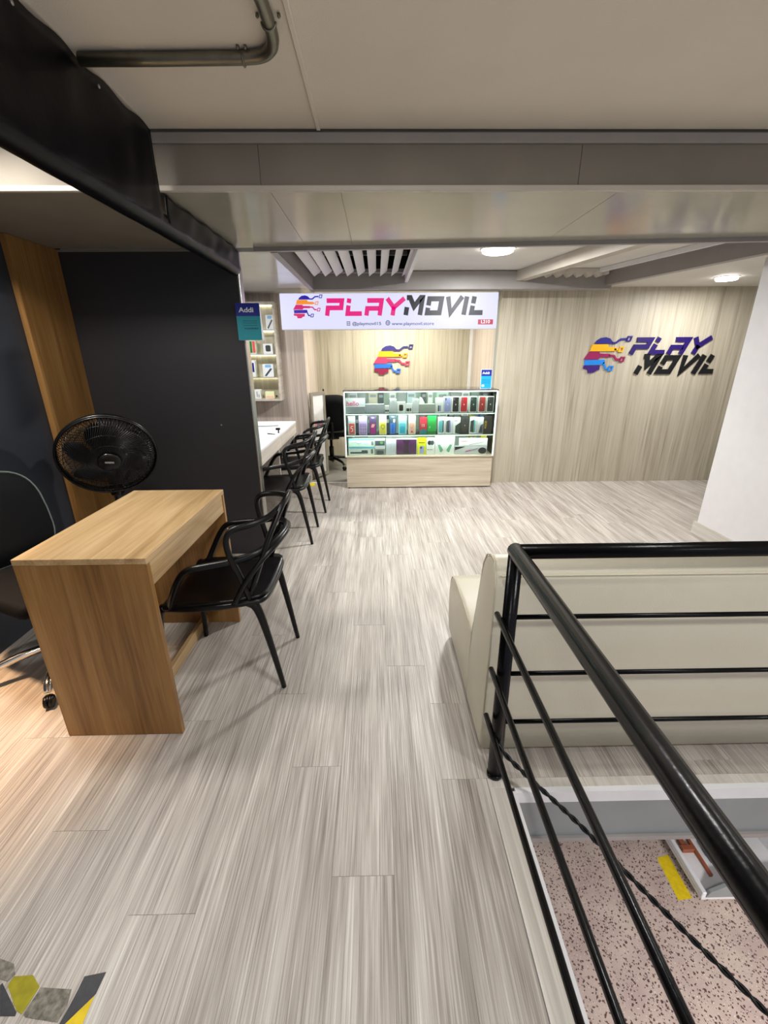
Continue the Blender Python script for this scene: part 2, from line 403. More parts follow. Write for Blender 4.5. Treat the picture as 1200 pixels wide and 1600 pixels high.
# raised bay behind the beam
struct(box('ceiling_bay', .30,2.6,2.95,4.55,2.12,2.2, 'whitec'))
struct(box('ceiling_recess', -1.3,1.36,4.62,6.3,2.0,2.1, 'whitec'))
struct(obj('ceiling_right', *zprism([(2.66,2.72),(4.55,2.6),(4.55,4.8),(1.362,4.8),(1.362,4.625),(2.2,4.625)], 2.016, 2.11), 'whitec'))
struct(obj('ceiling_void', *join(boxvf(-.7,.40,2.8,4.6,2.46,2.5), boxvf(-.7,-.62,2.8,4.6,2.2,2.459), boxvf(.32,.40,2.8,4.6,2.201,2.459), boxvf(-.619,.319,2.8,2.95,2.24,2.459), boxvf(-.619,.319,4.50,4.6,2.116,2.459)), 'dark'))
struct(box('trim_12', -.618,-.575,fy(-.6)+.002,4.499,SOF-.025,2.20, 'steelpaint'))
struct(box('trim_13', -.618,2.21,4.50,4.618,1.962,2.115, 'steelpaint', bev=.003))
def skewbeam(name, x0, y0, x1, y1, w, z0, z1, mat):
    return struct(obj(name, *zprism([(x0,y0),(x0+w,y0),(x1+w,y1),(x1,y1)], z0, z1), mat))
skewbeam('trim_14', 1.66,2.97, 1.31,4.499, .09, 2.03,2.118, 'beigepaint')
skewbeam('trim_15', 2.59,2.75, 2.14,4.499, .07, SOF+.002,2.117, 'steelpaint')
skewbeam('trim_16', 2.44,2.90, 2.02,4.44, .03, 2.085,2.118, 'alum')
# corrugated sheet end in the bay
cv, cf = [], []; n = 48
for k in range(n+1):
    x = 1.42+k/n*.70; z = 2.07+.018*math.sin(k/n*2*PI*7.5)
    for (yy, dz) in ((4.40,0),(4.495,0),(4.40,.05),(4.495,.05)): cv.append((x,yy,z+dz if dz == 0 else 2.118))
for k in range(n):
    a = k*4; b_ = a+4
    cf += [(a,a+1,b_+1,b_), (a,b_,b_+2,a+2)]
struct(obj('trim_17', cv, cf, 'beigepaint', None, True))

# ================================================================== LIGHT FITTINGS, SEEN AND ADDED
def downlight(loc, rad, label, power, name='ceiling_downlight'):
    x, y, z = loc
    t = thing(name, label, 'ceiling light', loc, 'recessed round ceiling lights')
    obj('rim', *lathe([(rad*.98,-.004),(rad*1.08,-.006),(rad*1.12,-.002),(rad*1.12,0)], 32, loc), 'white', t, True)
    obj('diffuser', *lathe([(rad*.4,-.029),(rad*.88,-.028),(rad*.97,-.022),(rad*.98,-.001)], 32, loc), 'lamp', t, True)
    l = bpy.data.lights.new('lamp', 'AREA'); l.shape = 'DISK'; l.size = rad*1.8; l.energy = power; l.color = (1,1,.99)
    lo = bpy.data.objects.new('light_source', l); C.objects.link(lo); lo.parent = t; lo.location = (0,0,-.032)
    return t
downlight((.90,3.63,2.1195), .115, 'round white ceiling downlight above the glass showcase aisle', P_DOWN)
downlight((3.08,4.22,2.0155), .085, 'round ceiling downlight above the wall lettering near the white pillar', P_DOWN*.32)
downlight((.05,.92,CEI-.001), .12, 'added unseen downlight brightening the front walkway near the railing', P_NEAR)  # added out of frame to brighten the foreground floor
downlight((1.5,-.35,CEI-.001), .12, 'added unseen downlight over the stair opening lighting the sofa back', P_NEAR*3)  # added out of frame so the sofa back gets light
downlight((-1.32,3.85,SOF-.0015), .085, 'added unseen downlight brightening the white counter and shelf wall', P_COUNTER)  # added out of sight to lift the counter and shelf wall
downlight((-.3,-1.2,CEI-.001), .12, 'added unseen downlight brightening the walkway entrance', P_NEAR)  # extra fill added behind the camera, no such fitting visible
def added_panel(loc, w, d, label, power, col, spread=180):  # builds the added panel lamps, none of them in view
    x, y, z = loc
    t = thing('added_panel_light', label, 'ceiling light', loc)
    box('frame', x-w/2-.015,x+w/2+.015,y-d/2-.015,y+d/2+.015,z-.02,z, 'white', t, bev=.003)
    box('diffuser', x-w/2,x+w/2,y-d/2,y+d/2,z-.024,z-.0201, 'lamp', t)
    l = bpy.data.lights.new('lamp', 'AREA'); l.shape = 'RECTANGLE'; l.size = w*.95; l.size_y = d*.95; l.spread = math.radians(spread); l.energy = power; l.color = col
    lo = bpy.data.objects.new('light_source', l); C.objects.link(lo); lo.parent = t; lo.location = (0,0,-.03)
added_panel((-1.45,1.60,CEI-.001), .3,.2, 'added unseen ceiling panel brightening the fascia by the small office desk', P_OFFICE, (1,.95,.88))  # assumed lamp, put in for the bright fascia on the left
added_panel((-1.76,1.30,CEI-.001), .10,.10, 'added unseen warm spot for the floor glow beside the dark office wall', 7, (1,.62,.34), 48)  # assumed spot, added for the warm glow on the floor
added_panel((.25,5.45,1.999), .9,.12, 'added unseen ceiling panel brightening the recess behind the showcase', P_RECESS, (1,.98,.84))  # hidden by the sign, added to brighten the recess wall
added_panel((2.2,-.3,-.26), .6,.3, 'added unseen panel under the mezzanine lighting the terrazzo floor', P_LOWER, (1,.95,.9))  # unseen, added because the lower floor needs light

# conduit pipe
t = thing('conduit_pipe', 'grey galvanised conduit pipe bending across the cream ceiling', 'pipe', (-.5,1.54,2.158))
zc = CEI-.0165
pts = [(-.7985,1.545,zc),(-.6,1.543,zc),(-.36,1.537,zc),(-.305,1.528,zc),(-.272,1.503,zc),(-.256,1.465,zc),(-.252,1.41,zc),(-.253,1.34,zc),(-.262,1.1,zc),(-.275,.7,zc)]
pts = [pts[0],pts[1]]+catmull(pts[2:8], 5)+pts[8:]
obj('pipe', *tube(pts, .0155, 12), 'galv', t, True)
for (cx_, cy_, ax) in ((-.352,1.537,'x'),(-.2525,1.40,'y')):
    if ax == 'x':
        ring = [(cx_,cy_+.017*math.cos(a),zc+.017*math.sin(a)) for a in [k*PI/16-PI for k in range(17)]]
        pins = [(cx_-.008,cy_-.022),(cx_+.012,cy_-.022)]
    else:
        ring = [(cx_+.017*math.cos(a),cy_,zc+.017*math.sin(a)) for a in [k*PI/16-PI for k in range(17)]]
        pins = [(cx_-.026,cy_),(cx_+.026,cy_)]
    c_ = obj('clamp', *tube(ring, .003, 6), 'galv', t, True)
    for (a, b_) in pins: obj('screw', *lathe([(.004,0),(.0045,-.006),(.002,-.009)], 10, (a,b_,CEI-.001)), 'galv', c_, True)
tag(obj('cable_trunking', *bevelled(*boxvf(-.2085,-.1945,.5,1.966,CEI-.0085,CEI-.0005), .0015), 'ceil'), 'thin cream cable trunking strip running along the ceiling', 'trunking')

# rolled black sheet
t = thing('rolled_sheet', 'black vinyl roll-up sheet hanging from the ceiling beside the dark partition', 'roll-up sheet', (-.84,1.9,1.85))
def sheet(name, y0, y1, ztop, r_, rollz, n, amp, ph):
    V, Fc = [], []; prof = []
    for k in range(9): prof.append((0, ztop+(rollz-ztop)*k/9))
    for k in range(13):
        a = -k/12*PI*1.15; prof.append((-r_+r_*math.cos(a), rollz+r_*math.sin(a)))
    m = len(prof)
    for i in range(n+1):
        y = y0+(y1-y0)*i/n
        for j, (dx_, z) in enumerate(prof):
            fall = max(0, 1-j/9)
            w = amp*(math.sin(y*23+ph)+.6*math.sin(y*47+j*.5+ph))*(.4+.6*math.sin(PI*min(1,j/9)))
            zz = z + (fall**3)*.006*math.sin(y*31+ph)*(1 if j < 3 else 0)
            V.append((-.803+dx_+w, y, zz))
    for i in range(n):
        for j in range(m-1): Fc.append((i*m+j, i*m+j+1, (i+1)*m+j+1, (i+1)*m+j))
    o = obj(name, V, Fc, 'tarp', t, True)
    so = o.modifiers.new('thickness', 'SOLIDIFY'); so.thickness = .003
    return o
sheet('upper_sheet', .55,1.945, CEI-.012, .042, 1.892, 60, .0025, 0)
sheet('lower_sheet', 1.99,2.93, SOF-.012, .036, 1.888, 40, .0022, 2)
V, Fc = tube([(-.842,y,1.886+.001*math.sin(y*17)) for y in [.5+.06*k for k in range(41)]]+[(-.842,2.945,1.886)], .0385, 18)
obj('roll', V, Fc, 'tarp', t, True)
sp = []
for k in range(60): a = k*.32; rr_ = .036*(1-k/66); sp.append((-.842+rr_*math.cos(a), 2.946, 1.886+rr_*math.sin(a)))
obj('rolled_edge', *tube(sp, .0016, 5), 'blackplastic', t, True)
for y in (.98,1.30,1.62): obj('eyelet', *lathe([(.002,0),(.005,.001),(.005,.003),(.002,.004)], 12, (-.7985,y,2.135), (1,0,0)), 'alu', t, True)

# louvre
t = thing('ceiling_louvre', 'white slatted ceiling louvre over a dark opening above the light-box sign', 'louvre', (-.14,3.7,2.0))
n = 9
for k in range(n):
    x = -.515+k*.098; w, th = .072, .006; ang = math.radians(-34)
    c_, s_ = math.cos(ang)*w/2, math.sin(ang)*w/2
    px_, pz_ = -math.sin(ang)*th/2, math.cos(ang)*th/2
    poly = [(x-c_-px_, 2.075+s_-pz_),(x+c_-px_,2.075-s_-pz_),(x+c_+px_,2.075-s_+pz_),(x-c_+px_,2.075+s_+pz_)]
    obj('slat', *prism(poly, (0,2.92,0), (1,0,0), (0,0,1), (0,1,0), 1.45), 'white', t)
box('end_rail', -.57,.30,4.40,4.46,2.09,2.118, 'steelpaint', t)
box('side_rail', .27,.298,2.92,4.499,2.02,2.13, 'white', t)
box('cross_bar', -.57,.27,3.75,3.80,2.16,2.19, 'galv', t)
box('cross_bar', -.57,.27,4.15,4.19,2.18,2.21, 'alu', t)

# ================================================================== DESK
t = thing('office_desk', 'small oak laminate desk with drawer apron and full side panels', 'desk', (-1.0,1.70,0))
X0, X1, Y0, Y1, ZT = -1.222,-.777,1.315,2.097,.765
box('top', X0,X1,Y0,Y1,ZT-.022,ZT, 'oak', t, bev=.001)
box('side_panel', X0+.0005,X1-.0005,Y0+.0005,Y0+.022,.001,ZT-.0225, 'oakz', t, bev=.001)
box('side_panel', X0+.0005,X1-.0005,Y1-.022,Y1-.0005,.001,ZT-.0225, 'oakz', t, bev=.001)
box('drawer_front', X1-.022,X1-.004,Y0+.0225,Y1-.0225,.652,ZT-.0235, 'oak', t, bev=.001)
box('drawer_box', X0+.06,X1-.0225,Y0+.0225,Y1-.0225,.672,ZT-.0235, 'oak', t)
box('foot_rail', -.972,-.95,Y0+.0225,Y1-.0225,.002,.056, 'oak', t, bev=.001)

# ================================================================== ARMCHAIRS
def masters():
    t = thing('armchair', 'x', 'chair', (0,0,0), 'black plastic armchairs')
    # seat shell
    n, m = 18, 14; V, Fc = [], []
    for i in range(n+1):
        vv = i/n; y = .235-.445*vv
        hw = .235-.035*vv if vv > .12 else .215+.02*vv/.12
        hw *= 1-.35*max(0,(abs(vv-.5)-.40)/.10)**2*.5
        for j in range(m+1):
            uu = -1+2*j/m
            z = .445-.020*(1-uu*uu)*math.sin(PI*min(1,vv*1.1)) + .028*abs(uu)**3*vv - .028*max(0,(.14-vv)/.14)**2 + .01*vv*(vv > .8)
            V.append((uu*hw, y, z))
    top = len(V)
    V += [(x*.97, y*.985, z-.022) for x, y, z in V]
    w = m+1
    for i in range(n):
        for j in range(m):
            a = i*w+j; Fc += [(a,a+1,a+w+1,a+w), (top+a,top+a+w,top+a+w+1,top+a+1)]
    for j in range(m): Fc += [(j,top+j,top+j+1,j+1), (n*w+j,n*w+j+1,top+n*w+j+1,top+n*w+j)]
    for i in range(n): Fc += [(i*w,(i+1)*w,top+(i+1)*w,top+i*w), (i*w+m,top+i*w+m,top+(i+1)*w+m,(i+1)*w+m)]
    obj('seat', V, Fc, 'blackplastic', t, True)
    rim = [(.205,.225,.425),(.226,.10,.436),(.222,-.02,.442),(.208,-.14,.452),(.17,-.20,.452),(0,-.205,.436)]
    rim = catmull(rim+[(-x,y,z) for x,y,z in rim[-2::-1]], 5)
    obj('seat_rim', *tube(rim, .012, 8), 'blackplastic', t, True)
    for s in (-1,1):
        a = catmull([(s*.207,.20,.435),(s*.212,.222,.405),(s*.213,.237,.25),(s*.208,.245,0.0005)], 5)
        obj('leg', *tube(a, [.019-.008*k/(len(a)-1) for k in range(len(a))], 10), 'blackplastic', t, True)
        a = catmull([(s*.185,-.13,.45),(s*.188,-.172,.41),(s*.184,-.205,.25),(s*.18,-.245,0.0005)], 5)
        obj('leg', *tube(a, [.022-.011*k/(len(a)-1) for k in range(len(a))], 10), 'blackplastic', t, True)
    def loop(name, half, r_=.011, fl_=1.15):
        P = half+[(-x,y,z) for x,y,z in half[-2::-1]]
        obj(name, *tube(catmull(P, 6), r_, 8, flat_=fl_), 'blackplastic', t, True)
    # three interwoven loops: the armrests and the back
    loop('arm_loop', [(.214,.175,.435),(.234,.145,.50),(.245,.105,.575),(.244,.065,.618),(.238,.0,.632),(.222,-.10,.645),(.19,-.19,.665),(.11,-.25,.685),(0,-.272,.695)], .0125)
    loop('high_loop', [(.195,-.15,.455),(.215,-.128,.57),(.228,-.10,.68),(.226,-.097,.745),(.216,-.125,.778),(.197,-.185,.79),(.15,-.24,.80),(.08,-.272,.815),(0,-.282,.82)], .0125)
    loop('back_loop', [(.192,-.14,.455),(.188,-.185,.57),(.172,-.225,.68),(.135,-.262,.77),(.075,-.288,.83),(0,-.296,.85)], .0115)
    loop('waist_loop', [(.222,-.09,.452),(.22,-.145,.55),(.19,-.21,.635),(.12,-.258,.675),(0,-.28,.69)], .0105)
    return t
def dup(root, loc, rz, label):
    r_ = root.copy(); C.objects.link(r_); r_.location = loc; r_.rotation_euler = (0,0,rz); r_['label'] = label
    for ch in list(root.children):
        c_ = ch.copy(); C.objects.link(c_); c_.parent = r_
        for g in ch.children:
            d_ = g.copy(); C.objects.link(d_); d_.parent = c_
    return r_
ch = masters()
dup(ch, (-.765,3.30,0), PI/2, 'black plastic armchair at the white counter, nearer of the two')
dup(ch, (-.738,4.015,0), PI/2, 'black plastic armchair at the white counter, nearest the low gate')
ch.location = (-.675,1.745,0); ch.rotation_euler = (0,0,PI/2); ch['label'] = 'black plastic armchair with looped back pushed up to the oak desk'

# ================================================================== OFFICE CHAIRS
def office_chair(label, loc, rz, legmat, a0, rad, piping, seat_w=.46, back_h=.42, back_z=.48):
    t = thing('office_chair', label, 'chair', (0,0,0), None)
    v, f = bevelled(*boxvf(-seat_w/2,seat_w/2,-.22,.24,.42,.49), .03, 3); obj('seat', v, f, 'blackmatte', t, True)
    # backrest: rounded curved pad, front is +y
    V, Fc = [], []; n = 40
    out = []
    for k in range(n):
        a = 2*PI*k/n; c_, s_ = math.cos(a), math.sin(a); e = .55
        out.append((math.copysign(abs(c_)**e, c_)*seat_w/2*.98*(1-.10*max(0,s_)), math.copysign(abs(s_)**e, s_)*back_h/2))
    def ringv(k_, yoff): return [(x*k_, -.235-.09*((z*k_+back_h/2)/back_h)+yoff+.10*(x*k_)**2*2, back_z+back_h/2+z*k_) for x, z in out]
    rings = [ringv(.0,.035), ringv(.55,.034), ringv(.9,.026), ringv(1,.0), ringv(.92,-.03), ringv(.5,-.04), ringv(0,-.04)]
    for r_ in rings: V += r_
    for i in range(len(rings)-1):
        for k in range(n): Fc.append((i*n+k,i*n+(k+1)%n,(i+1)*n+(k+1)%n,(i+1)*n+k))
    bk = obj('backrest', V, Fc, 'blackmatte', t, True)
    if piping: obj('piping', *tube(ringv(1.0,.0), .0055, 6, closed=True), flat('grey piping', (88,96,92)), bk, True)
    obj('back_support', *tube(catmull([(0,-.05,.41),(0,-.20,.405),(0,-.275,.47),(0,-.285,.62)], 5), .018, 8), 'blackplastic', t, True)
    box('mechanism', -.10,.10,-.10,.10,.375,.42, 'blackplastic', t, bev=.01, seg=2)
    obj('gas_column', *lathe([(.03,.12),(.03,.27),(.018,.275),(.018,.38)], 16), 'blackplastic', t, True)
    obj('hub', *lathe([(.035,.085),(.045,.10),(.045,.135),(.03,.15)], 16), legmat, t, True)
    for k in range(5):
        a = a0-rz+k*2*PI/5; d = Vector((math.cos(a), math.sin(a), 0)); q = Vector((-d.y,d.x,0))
        P = catmull([d*.03+Vector((0,0,.125)), d*rad*.5+Vector((0,0,.118)), d*rad*.88+Vector((0,0,.095)), d*rad+Vector((0,0,.068))], 5)
        lg = obj('base_leg', *tube(P, [.021-.007*i/(len(P)-1) for i in range(len(P))], 10), legmat, t, True)
        for s in (-1,1):
            O = d*(rad+.008)+Vector((0,0,.0275))+q*s*.009
            obj('caster', *lathe([(.012,-.0075),(.025,-.007),(.027,0),(.025,.007),(.012,.0075)], 16, O, q), 'blackplastic', lg, True)
        obj('caster_hood', *lathe([(.008,.052),(.02,.048),(.022,.036)], 12, d*(rad+.004)), 'blackplastic', lg, True)
    t.location = loc; t.rotation_euler = (0,0,rz)
    return t
office_chair('black swivel office chair with chrome star base behind the oak desk', (-1.505,1.76,0), math.radians(-114), 'chrome', math.radians(-70), .30, True)
office_chair('black fabric swivel chair beside the glass showcase', (-.60,5.62,0), math.radians(10), 'blackplastic', math.radians(-50), .27, False, back_h=.45, back_z=.50)

# ================================================================== FAN
fc = Vector((-1.535,2.46,.868))
ft = thing('pedestal_fan', 'large black pedestal fan behind the oak desk', 'fan', (fc.x,fc.y+.13,0))
aim = Vector((.46,-.80,-.36)).normalized()
sideV = aim.cross(Vector((0,0,1))).normalized(); upV = sideV.cross(aim)
R0 = .246
def fp(x, y, d): return fc+sideV*x+upV*y+aim*d
V, Fc = join(*[tube([fp(rr_*math.cos(a), rr_*math.sin(a), dd) for a in [k*2*PI/48 for k in range(48)]], th, 6, closed=True) for rr_, dd, th in ((R0,.0,.009),(R0,.018,.006),(R0*.985,-.02,.006))])
obj('rim', V, Fc, 'fanblack', ft, True)
def grille(sgn, n, tw):
    parts = []
    for k in range(n):
        a0 = 2*PI*k/n; P = []
        for i in range(9):
            s = i/8; rr_ = R0*(.20+.80*s); a = a0+tw*math.sin(s*PI*.5)
            P.append(fp(rr_*math.cos(a), rr_*math.sin(a), sgn*(.075*math.sqrt(max(0,1-s**2.2)))+.004))
        parts.append(tube(P, .0021, 4))
    for q in (.42,.66,.86):
        parts.append(tube([fp(R0*q*math.cos(a), R0*q*math.sin(a), sgn*.075*math.sqrt(1-((q-.2)/.8)**2.2)+.004) for a in [k*2*PI/48 for k in range(48)]], .0022, 4, closed=True))
    return join(*parts)
obj('front_grille', *grille(1, 110, .8), 'fanblack', ft, True)
obj('rear_grille', *grille(-1, 60, -.3), 'fanblack', ft, True)
hb = obj('hub_cap', *lathe([(.055,.064),(.060,.078),(.05,.086),(.001,.088)], 28, fc, aim), 'fanblack', ft, True)
O = fp(-.022,-.004,.0885)
obj('badge', *prism([(0,0),(.044,.006),(.044,.016),(0,.010)], O, sideV, upV, aim, .001), 'silver', hb)
for k in range(6):
    a0 = k*PI/3; V, Fc = [], []; n = 8
    for i in range(n+1):
        s = i/n; rr_ = .04+(R0*.86-.04)*s; wd = .80*math.sin(PI*(.18+.72*s))*(1 if s < .9 else .8)
        for e in (-1,0,1):
            a = a0+e*wd*.62+.45*s; V.append(fp(rr_*math.cos(a), rr_*math.sin(a), .012*e+.01))
    for i in range(n):
        for e in range(2): q = i*3+e; Fc.append((q,q+1,q+4,q+3))
    bo = obj('blade', V, Fc, 'fanblack', ft, True); so = bo.modifiers.new('thickness', 'SOLIDIFY'); so.thickness = .003
obj('motor_housing', *lathe([(.06,-.05),(.075,-.07),(.075,-.13),(.05,-.17),(.01,-.18)], 24, fc, aim), 'fanblack', ft, True)
nk = fc-aim*.12
v, f = bevelled(*boxvf(nk.x-.03,nk.x+.03,nk.y-.03,nk.y+.03,.60,.83), .012, 2); obj('neck', v, f, 'fanblack', ft, True)
obj('pole', *lathe([(.017,.03),(.017,.60),(.012,.61)], 14, (nk.x,nk.y,0)), 'fanblack', ft, True)
obj('base', *lathe([(.19,.001),(.19,.012),(.15,.025),(.04,.045),(.02,.08)], 32, (nk.x,nk.y,0)), 'fanblack', ft, True)

# ================================================================== WHITE COUNTER
xF = -.846
def counter(label, y0, y1, legs):
    xf, xb, zt = -.825,-1.35,.765
    t = thing('counter_desk', label, 'counter', ((xf+xb)/2,(y0+y1)/2,0), 'white top counters along the dark partition')
    box('top', xb,xf,y0+.001,y1-.001,zt-.018,zt, 'white', t, bev=.001)
    box('drawer_front', xf-.02,xf-.002,y0+.002,y1-.002,zt-.115,zt-.0185, 'greywood', t, bev=.001)
    box('drawer_box', xb+.05,xf-.021,y0+.022,y1-.022,zt-.10,zt-.0185, 'greywood', t)
    for y, xl in legs: box('side_panel', xb+.02,xl,y-.009,y+.009,.001,zt-.1155, 'greywood', t, bev=.001)
counter('white topped counter with grey wood apron behind the charcoal partition', 3.04,3.745, ((3.06,-1.03),(3.70,xF)))
counter('white topped counter with grey wood apron ending at the shelf wall', 3.745,4.46, ((4.435,xF),))
c0 = Vector((-1.10,4.20,.7655))
t = thing('laptop', 'closed silver laptop on the white counter', 'laptop', c0)
v, f = bevelled(*boxvf(-.15,.15,-.11,.11,.0,.009), .003, 2); v = [(c0.x+x*.98-y*.2, c0.y+y*.98+x*.2, c0.z+z) for x,y,z in v]; obj('base', v, f, 'silver', t, True)
v, f = bevelled(*boxvf(-.15,.15,-.11,.11,.0095,.016), .003, 2); v = [(c0.x+x*.98-y*.2, c0.y+y*.98+x*.2, c0.z+z) for x,y,z in v]; obj('lid', v, f, 'alum', t, True)
tt = thing('drawer_lock', 'small black lock standing on the counter edge', 'lock', (-.85,3.76,.7655))
obj('pin', *lathe([(.006,0),(.006,.025)], 10, (-.85,3.76,.7655)), 'blackplastic', tt, True)
box('head', -.872,-.835,3.748,3.772,.79,.808, 'blackplastic', tt, bev=.004, seg=2)
tag(obj('pen', *tube([(-.93,3.70,.771),(-.86,3.66,.771)], [.0045,.003], 8), 'blackplastic', None, True), 'dark pen lying on the white counter', 'pen')

# ================================================================== packs with flat prints
def roundrect(w, h, rr_, n=4):
    P = []
    for cx_, cy_, a0 in ((w-rr_,h-rr_,0),(rr_,h-rr_,PI/2),(rr_,rr_,PI),(w-rr_,rr_,1.5*PI)):
        for k in range(n+1): a = a0+k/n*PI/2; P.append((cx_+rr_*math.cos(a), cy_+rr_*math.sin(a)))
    return P
def pack(name, label, cat, x0, x1, z0, z1, yf, dep, col, prints=(), group=None, mat=None):
    t = thing(name, label, cat, ((x0+x1)/2, yf+dep/2, z0), group)
    w, h = x1-x0, z1-z0
    box('carton', x0,x1,yf,yf+dep,z0,z1, mat or flat(*col), t, bev=.0012)
    lay = .0004
    for p_ in prints:
        k = p_[0]; lay += .0003; O = (x0, yf-lay, z0)
        if k == 'r':                       # rounded rectangle u0 v0 u1 v1
            _, u0, v0, u1, v1, c_ = p_[:6]
            pr = roundrect((u1-u0)*w, (v1-v0)*h, min((u1-u0)*w, (v1-v0)*h)*(p_[6] if len(p_) > 6 else .12))
            obj('print', *prism([(a+u0*w, b_+v0*h) for a, b_ in pr], O, XU, ZU, NY, .0002), flat(*c_), t)
        elif k == 'p':
            obj('print', *prism([(a*w, b_*h) for a, b_ in p_[1]], O, XU, ZU, NY, .0002), flat(*p_[2]), t)
        elif k == 'l':
            obj('print', *stroke([(a*w, b_*h) for a, b_ in p_[1]], p_[2]*w, O, XU, ZU, NY, .0002, closed=len(p_) > 4), flat(*p_[3]), t)
        elif k == 't':                     # text u v height(width frac) colour
            _, s, u0, v0, hh, c_ = p_[:6]
            if len(p_) > 6: text('lettering', s, (x0+u0*w, yf-lay, z0+v0*h), ZU, (-1,0,0), NY, hh*w, flat(*c_), t, d=.0003)
            else: text('lettering', s, (x0+u0*w, yf-lay, z0+v0*h), XU, ZU, NY, hh*h, flat(*c_), t, d=.0003, bold=.012)
    return t
def arc(cx_, cy_, rx, ry, a0, a1, n=18): return [(cx_+rx*math.cos(a0+(a1-a0)*k/n), cy_+ry*math.sin(a0+(a1-a0)*k/n)) for k in range(n+1)]
WH, PG, GR = ('white',(232,234,232)), ('pale grey',(204,208,210)), ('grey',(150,154,158))
BK, DG, RD = ('black',(20,20,22)), ('dark green',(24,56,50)), ('red',(200,24,44))
LV, TE, CYN = ('lavender',(158,162,214)), ('teal',(92,178,186)), ('cyan',(92,200,226))
YE, GN, PK, PU = ('lime yellow',(214,218,20)), ('green',(16,168,70)), ('pink',(214,60,120)), ('purple',(120,60,150))
NB, TB, BRD, SAG = ('navy',(16,32,120)), ('bright blue',(64,130,220)), ('brick red',(168,44,40)), ('sage',(110,176,140))
PCH, LY, CR, TEL = ('peach',(244,190,170)), ('soft yellow',(240,226,80)), ('coral',(226,88,80)), ('deep teal',(0,120,128))

# ================================================================== GLASS SHOWCASE
sx0, sx1, sy0, sy1 = -.347,1.258,4.60,5.05
zb, zs2, zs1, zt = .36,.585,.811,1.043
sc = thing('glass_showcase', 'lit glass display showcase on a pale wood plinth', 'showcase', ((sx0+sx1)/2,(sy0+sy1)/2,0))
box('plinth', sx0+.01,sx1-.01,sy0+.012,sy1-.01,.012,zb-.012, 'casewood', sc, bev=.001)
box('deck', sx0,sx1,sy0,sy1,zb-.0115,zb, 'casewood', sc, bev=.001)
for x in (sx0+.03,sx1-.05): obj('foot', *lathe([(.012,0.0005),(.012,.0115)], 12, (x,sy0+.03,0)), 'blackplastic', sc, True)
for x in (sx0+.0005, sx1-.0085):
    for y in (sy0+.0005, sy1-.0085): box('corner_post', x,x+.008,y,y+.008,zb+.0005,zt-.0005, 'alum', sc)
for y in (sy0+.0005, sy1-.0085): box('top_rail', sx0,sx1,y,y+.008,zt-.010,zt-.0005, 'alum', sc)
for x in (sx0+.0005, sx1-.0085): box('top_rail', x,x+.008,sy0+.009,sy1-.009,zt-.010,zt-.0005, 'alum', sc)
box('front_pane', sx0+.009,sx1-.009,sy0+.002,sy0+.007,zb+.0005,zt-.0105, 'glass', sc)
for x in (sx0+.002,sx1-.007): box('side_pane', x,x+.005,sy0+.009,sy1-.009,zb+.0005,zt-.0105, 'glass', sc)
box('top_pane', sx0,sx1,sy0,sy1,zt,zt+.006, 'glass', sc)
box('back_panel', sx0+.009,sx1-.009,sy1-.007,sy1-.002,zb+.0005,zt-.0105, flat('mint white',(218,234,226)), sc)
for z in (zs1,zs2): box('shelf', sx0+.009,sx1-.009,sy0+.03,sy1-.03,z-.007,z, 'glass', sc)
for z in (zs1,zs2): box('shelf_edge', sx0+.009,sx1-.009,sy0+.027,sy0+.0295,z-.007,z, flat('mint edge',(206,238,222)), sc)
for x in (sx0+.010,sx1-.015): box('led_strip', x,x+.005,sy0+.010,sy0+.018,zb+.001,zt-.012, 'led', sc)
box('led_strip', sx0+.02,sx1-.02,sy0+.012,sy0+.020,zt-.016,zt-.0105, 'led', sc)
for z in (zs1,zs2): box('led_strip', sx0+.02,sx1-.02,sy0+.0302,sy0+.0345,z-.0105,z-.0072, 'led', sc)
for z in (zs1-.012,zs2-.012,zt-.018):
    l = bpy.data.lights.new('lamp', 'AREA'); l.shape = 'RECTANGLE'; l.size = 1.5; l.size_y = .012; l.energy = P_CASE; l.color = (.90,1,.93)
    lo = bpy.data.objects.new('light_source', l); C.objects.link(lo); lo.parent = sc
    lo.location = Vector(((sx0+sx1)/2, sy0+.024, z))-LOC[sc.name]; lo.rotation_euler = (math.radians(38),0,0)
def qx(c): return -.345+(c-75)*.001561
def qz(c): return .36+(525-c)*.001573
def goods(name, label, cat, c0_, c1_, ct, row, col, prints=(), yf=4.66, dep=.045, cb=None, group='goods in the showcase', mat=None):
    z0 = {1:zs1,2:zs2,3:zb}[row]+.0006
    zz = z0 if cb is None else qz(cb)
    return pack(name, label, cat, qx(c0_)+.001, qx(c1_)-.001, zz, max(qz(ct), zz+.02), yf, dep, col, prints, group, mat)
# top shelf
goods('lettered_box', 'silver grey box lettered hello in pink on the top showcase shelf', 'box', 80,215,146,1, PG, [('t','hello',.07,.50,.34,PK)], yf=4.72, dep=.10)
goods('flat_box', 'low grey box in front of the pink lettered one', 'box', 80,216,192,1, ('cool grey',(176,182,188)), yf=4.645, dep=.06)
goods('flat_box', 'low pale grey box right of the pink lettered one', 'box', 218,344,180,1, ('cool grey',(176,182,188)), [('l',[(.5,.5),(.62,.62)],.015,GR)], dep=.08)
goods('gadget_box', 'tiny white box with two black squares on the top shelf', 'box', 349,380,190,1, WH, [('r',.1,.2,.42,.45,BK),('r',.55,.2,.85,.45,BK)])
goods('gadget_box', 'tall pale box left of the black camera print box', 'box', 382,429,147,1, PG, [('l',[(.3,.75),(.5,.88),(.7,.75)],.05,GR)])
goods('gadget_box', 'white box with one large black rounded square print', 'box', 431,488,166,1, WH, [('r',.25,.2,.75,.75,BK,.25)])
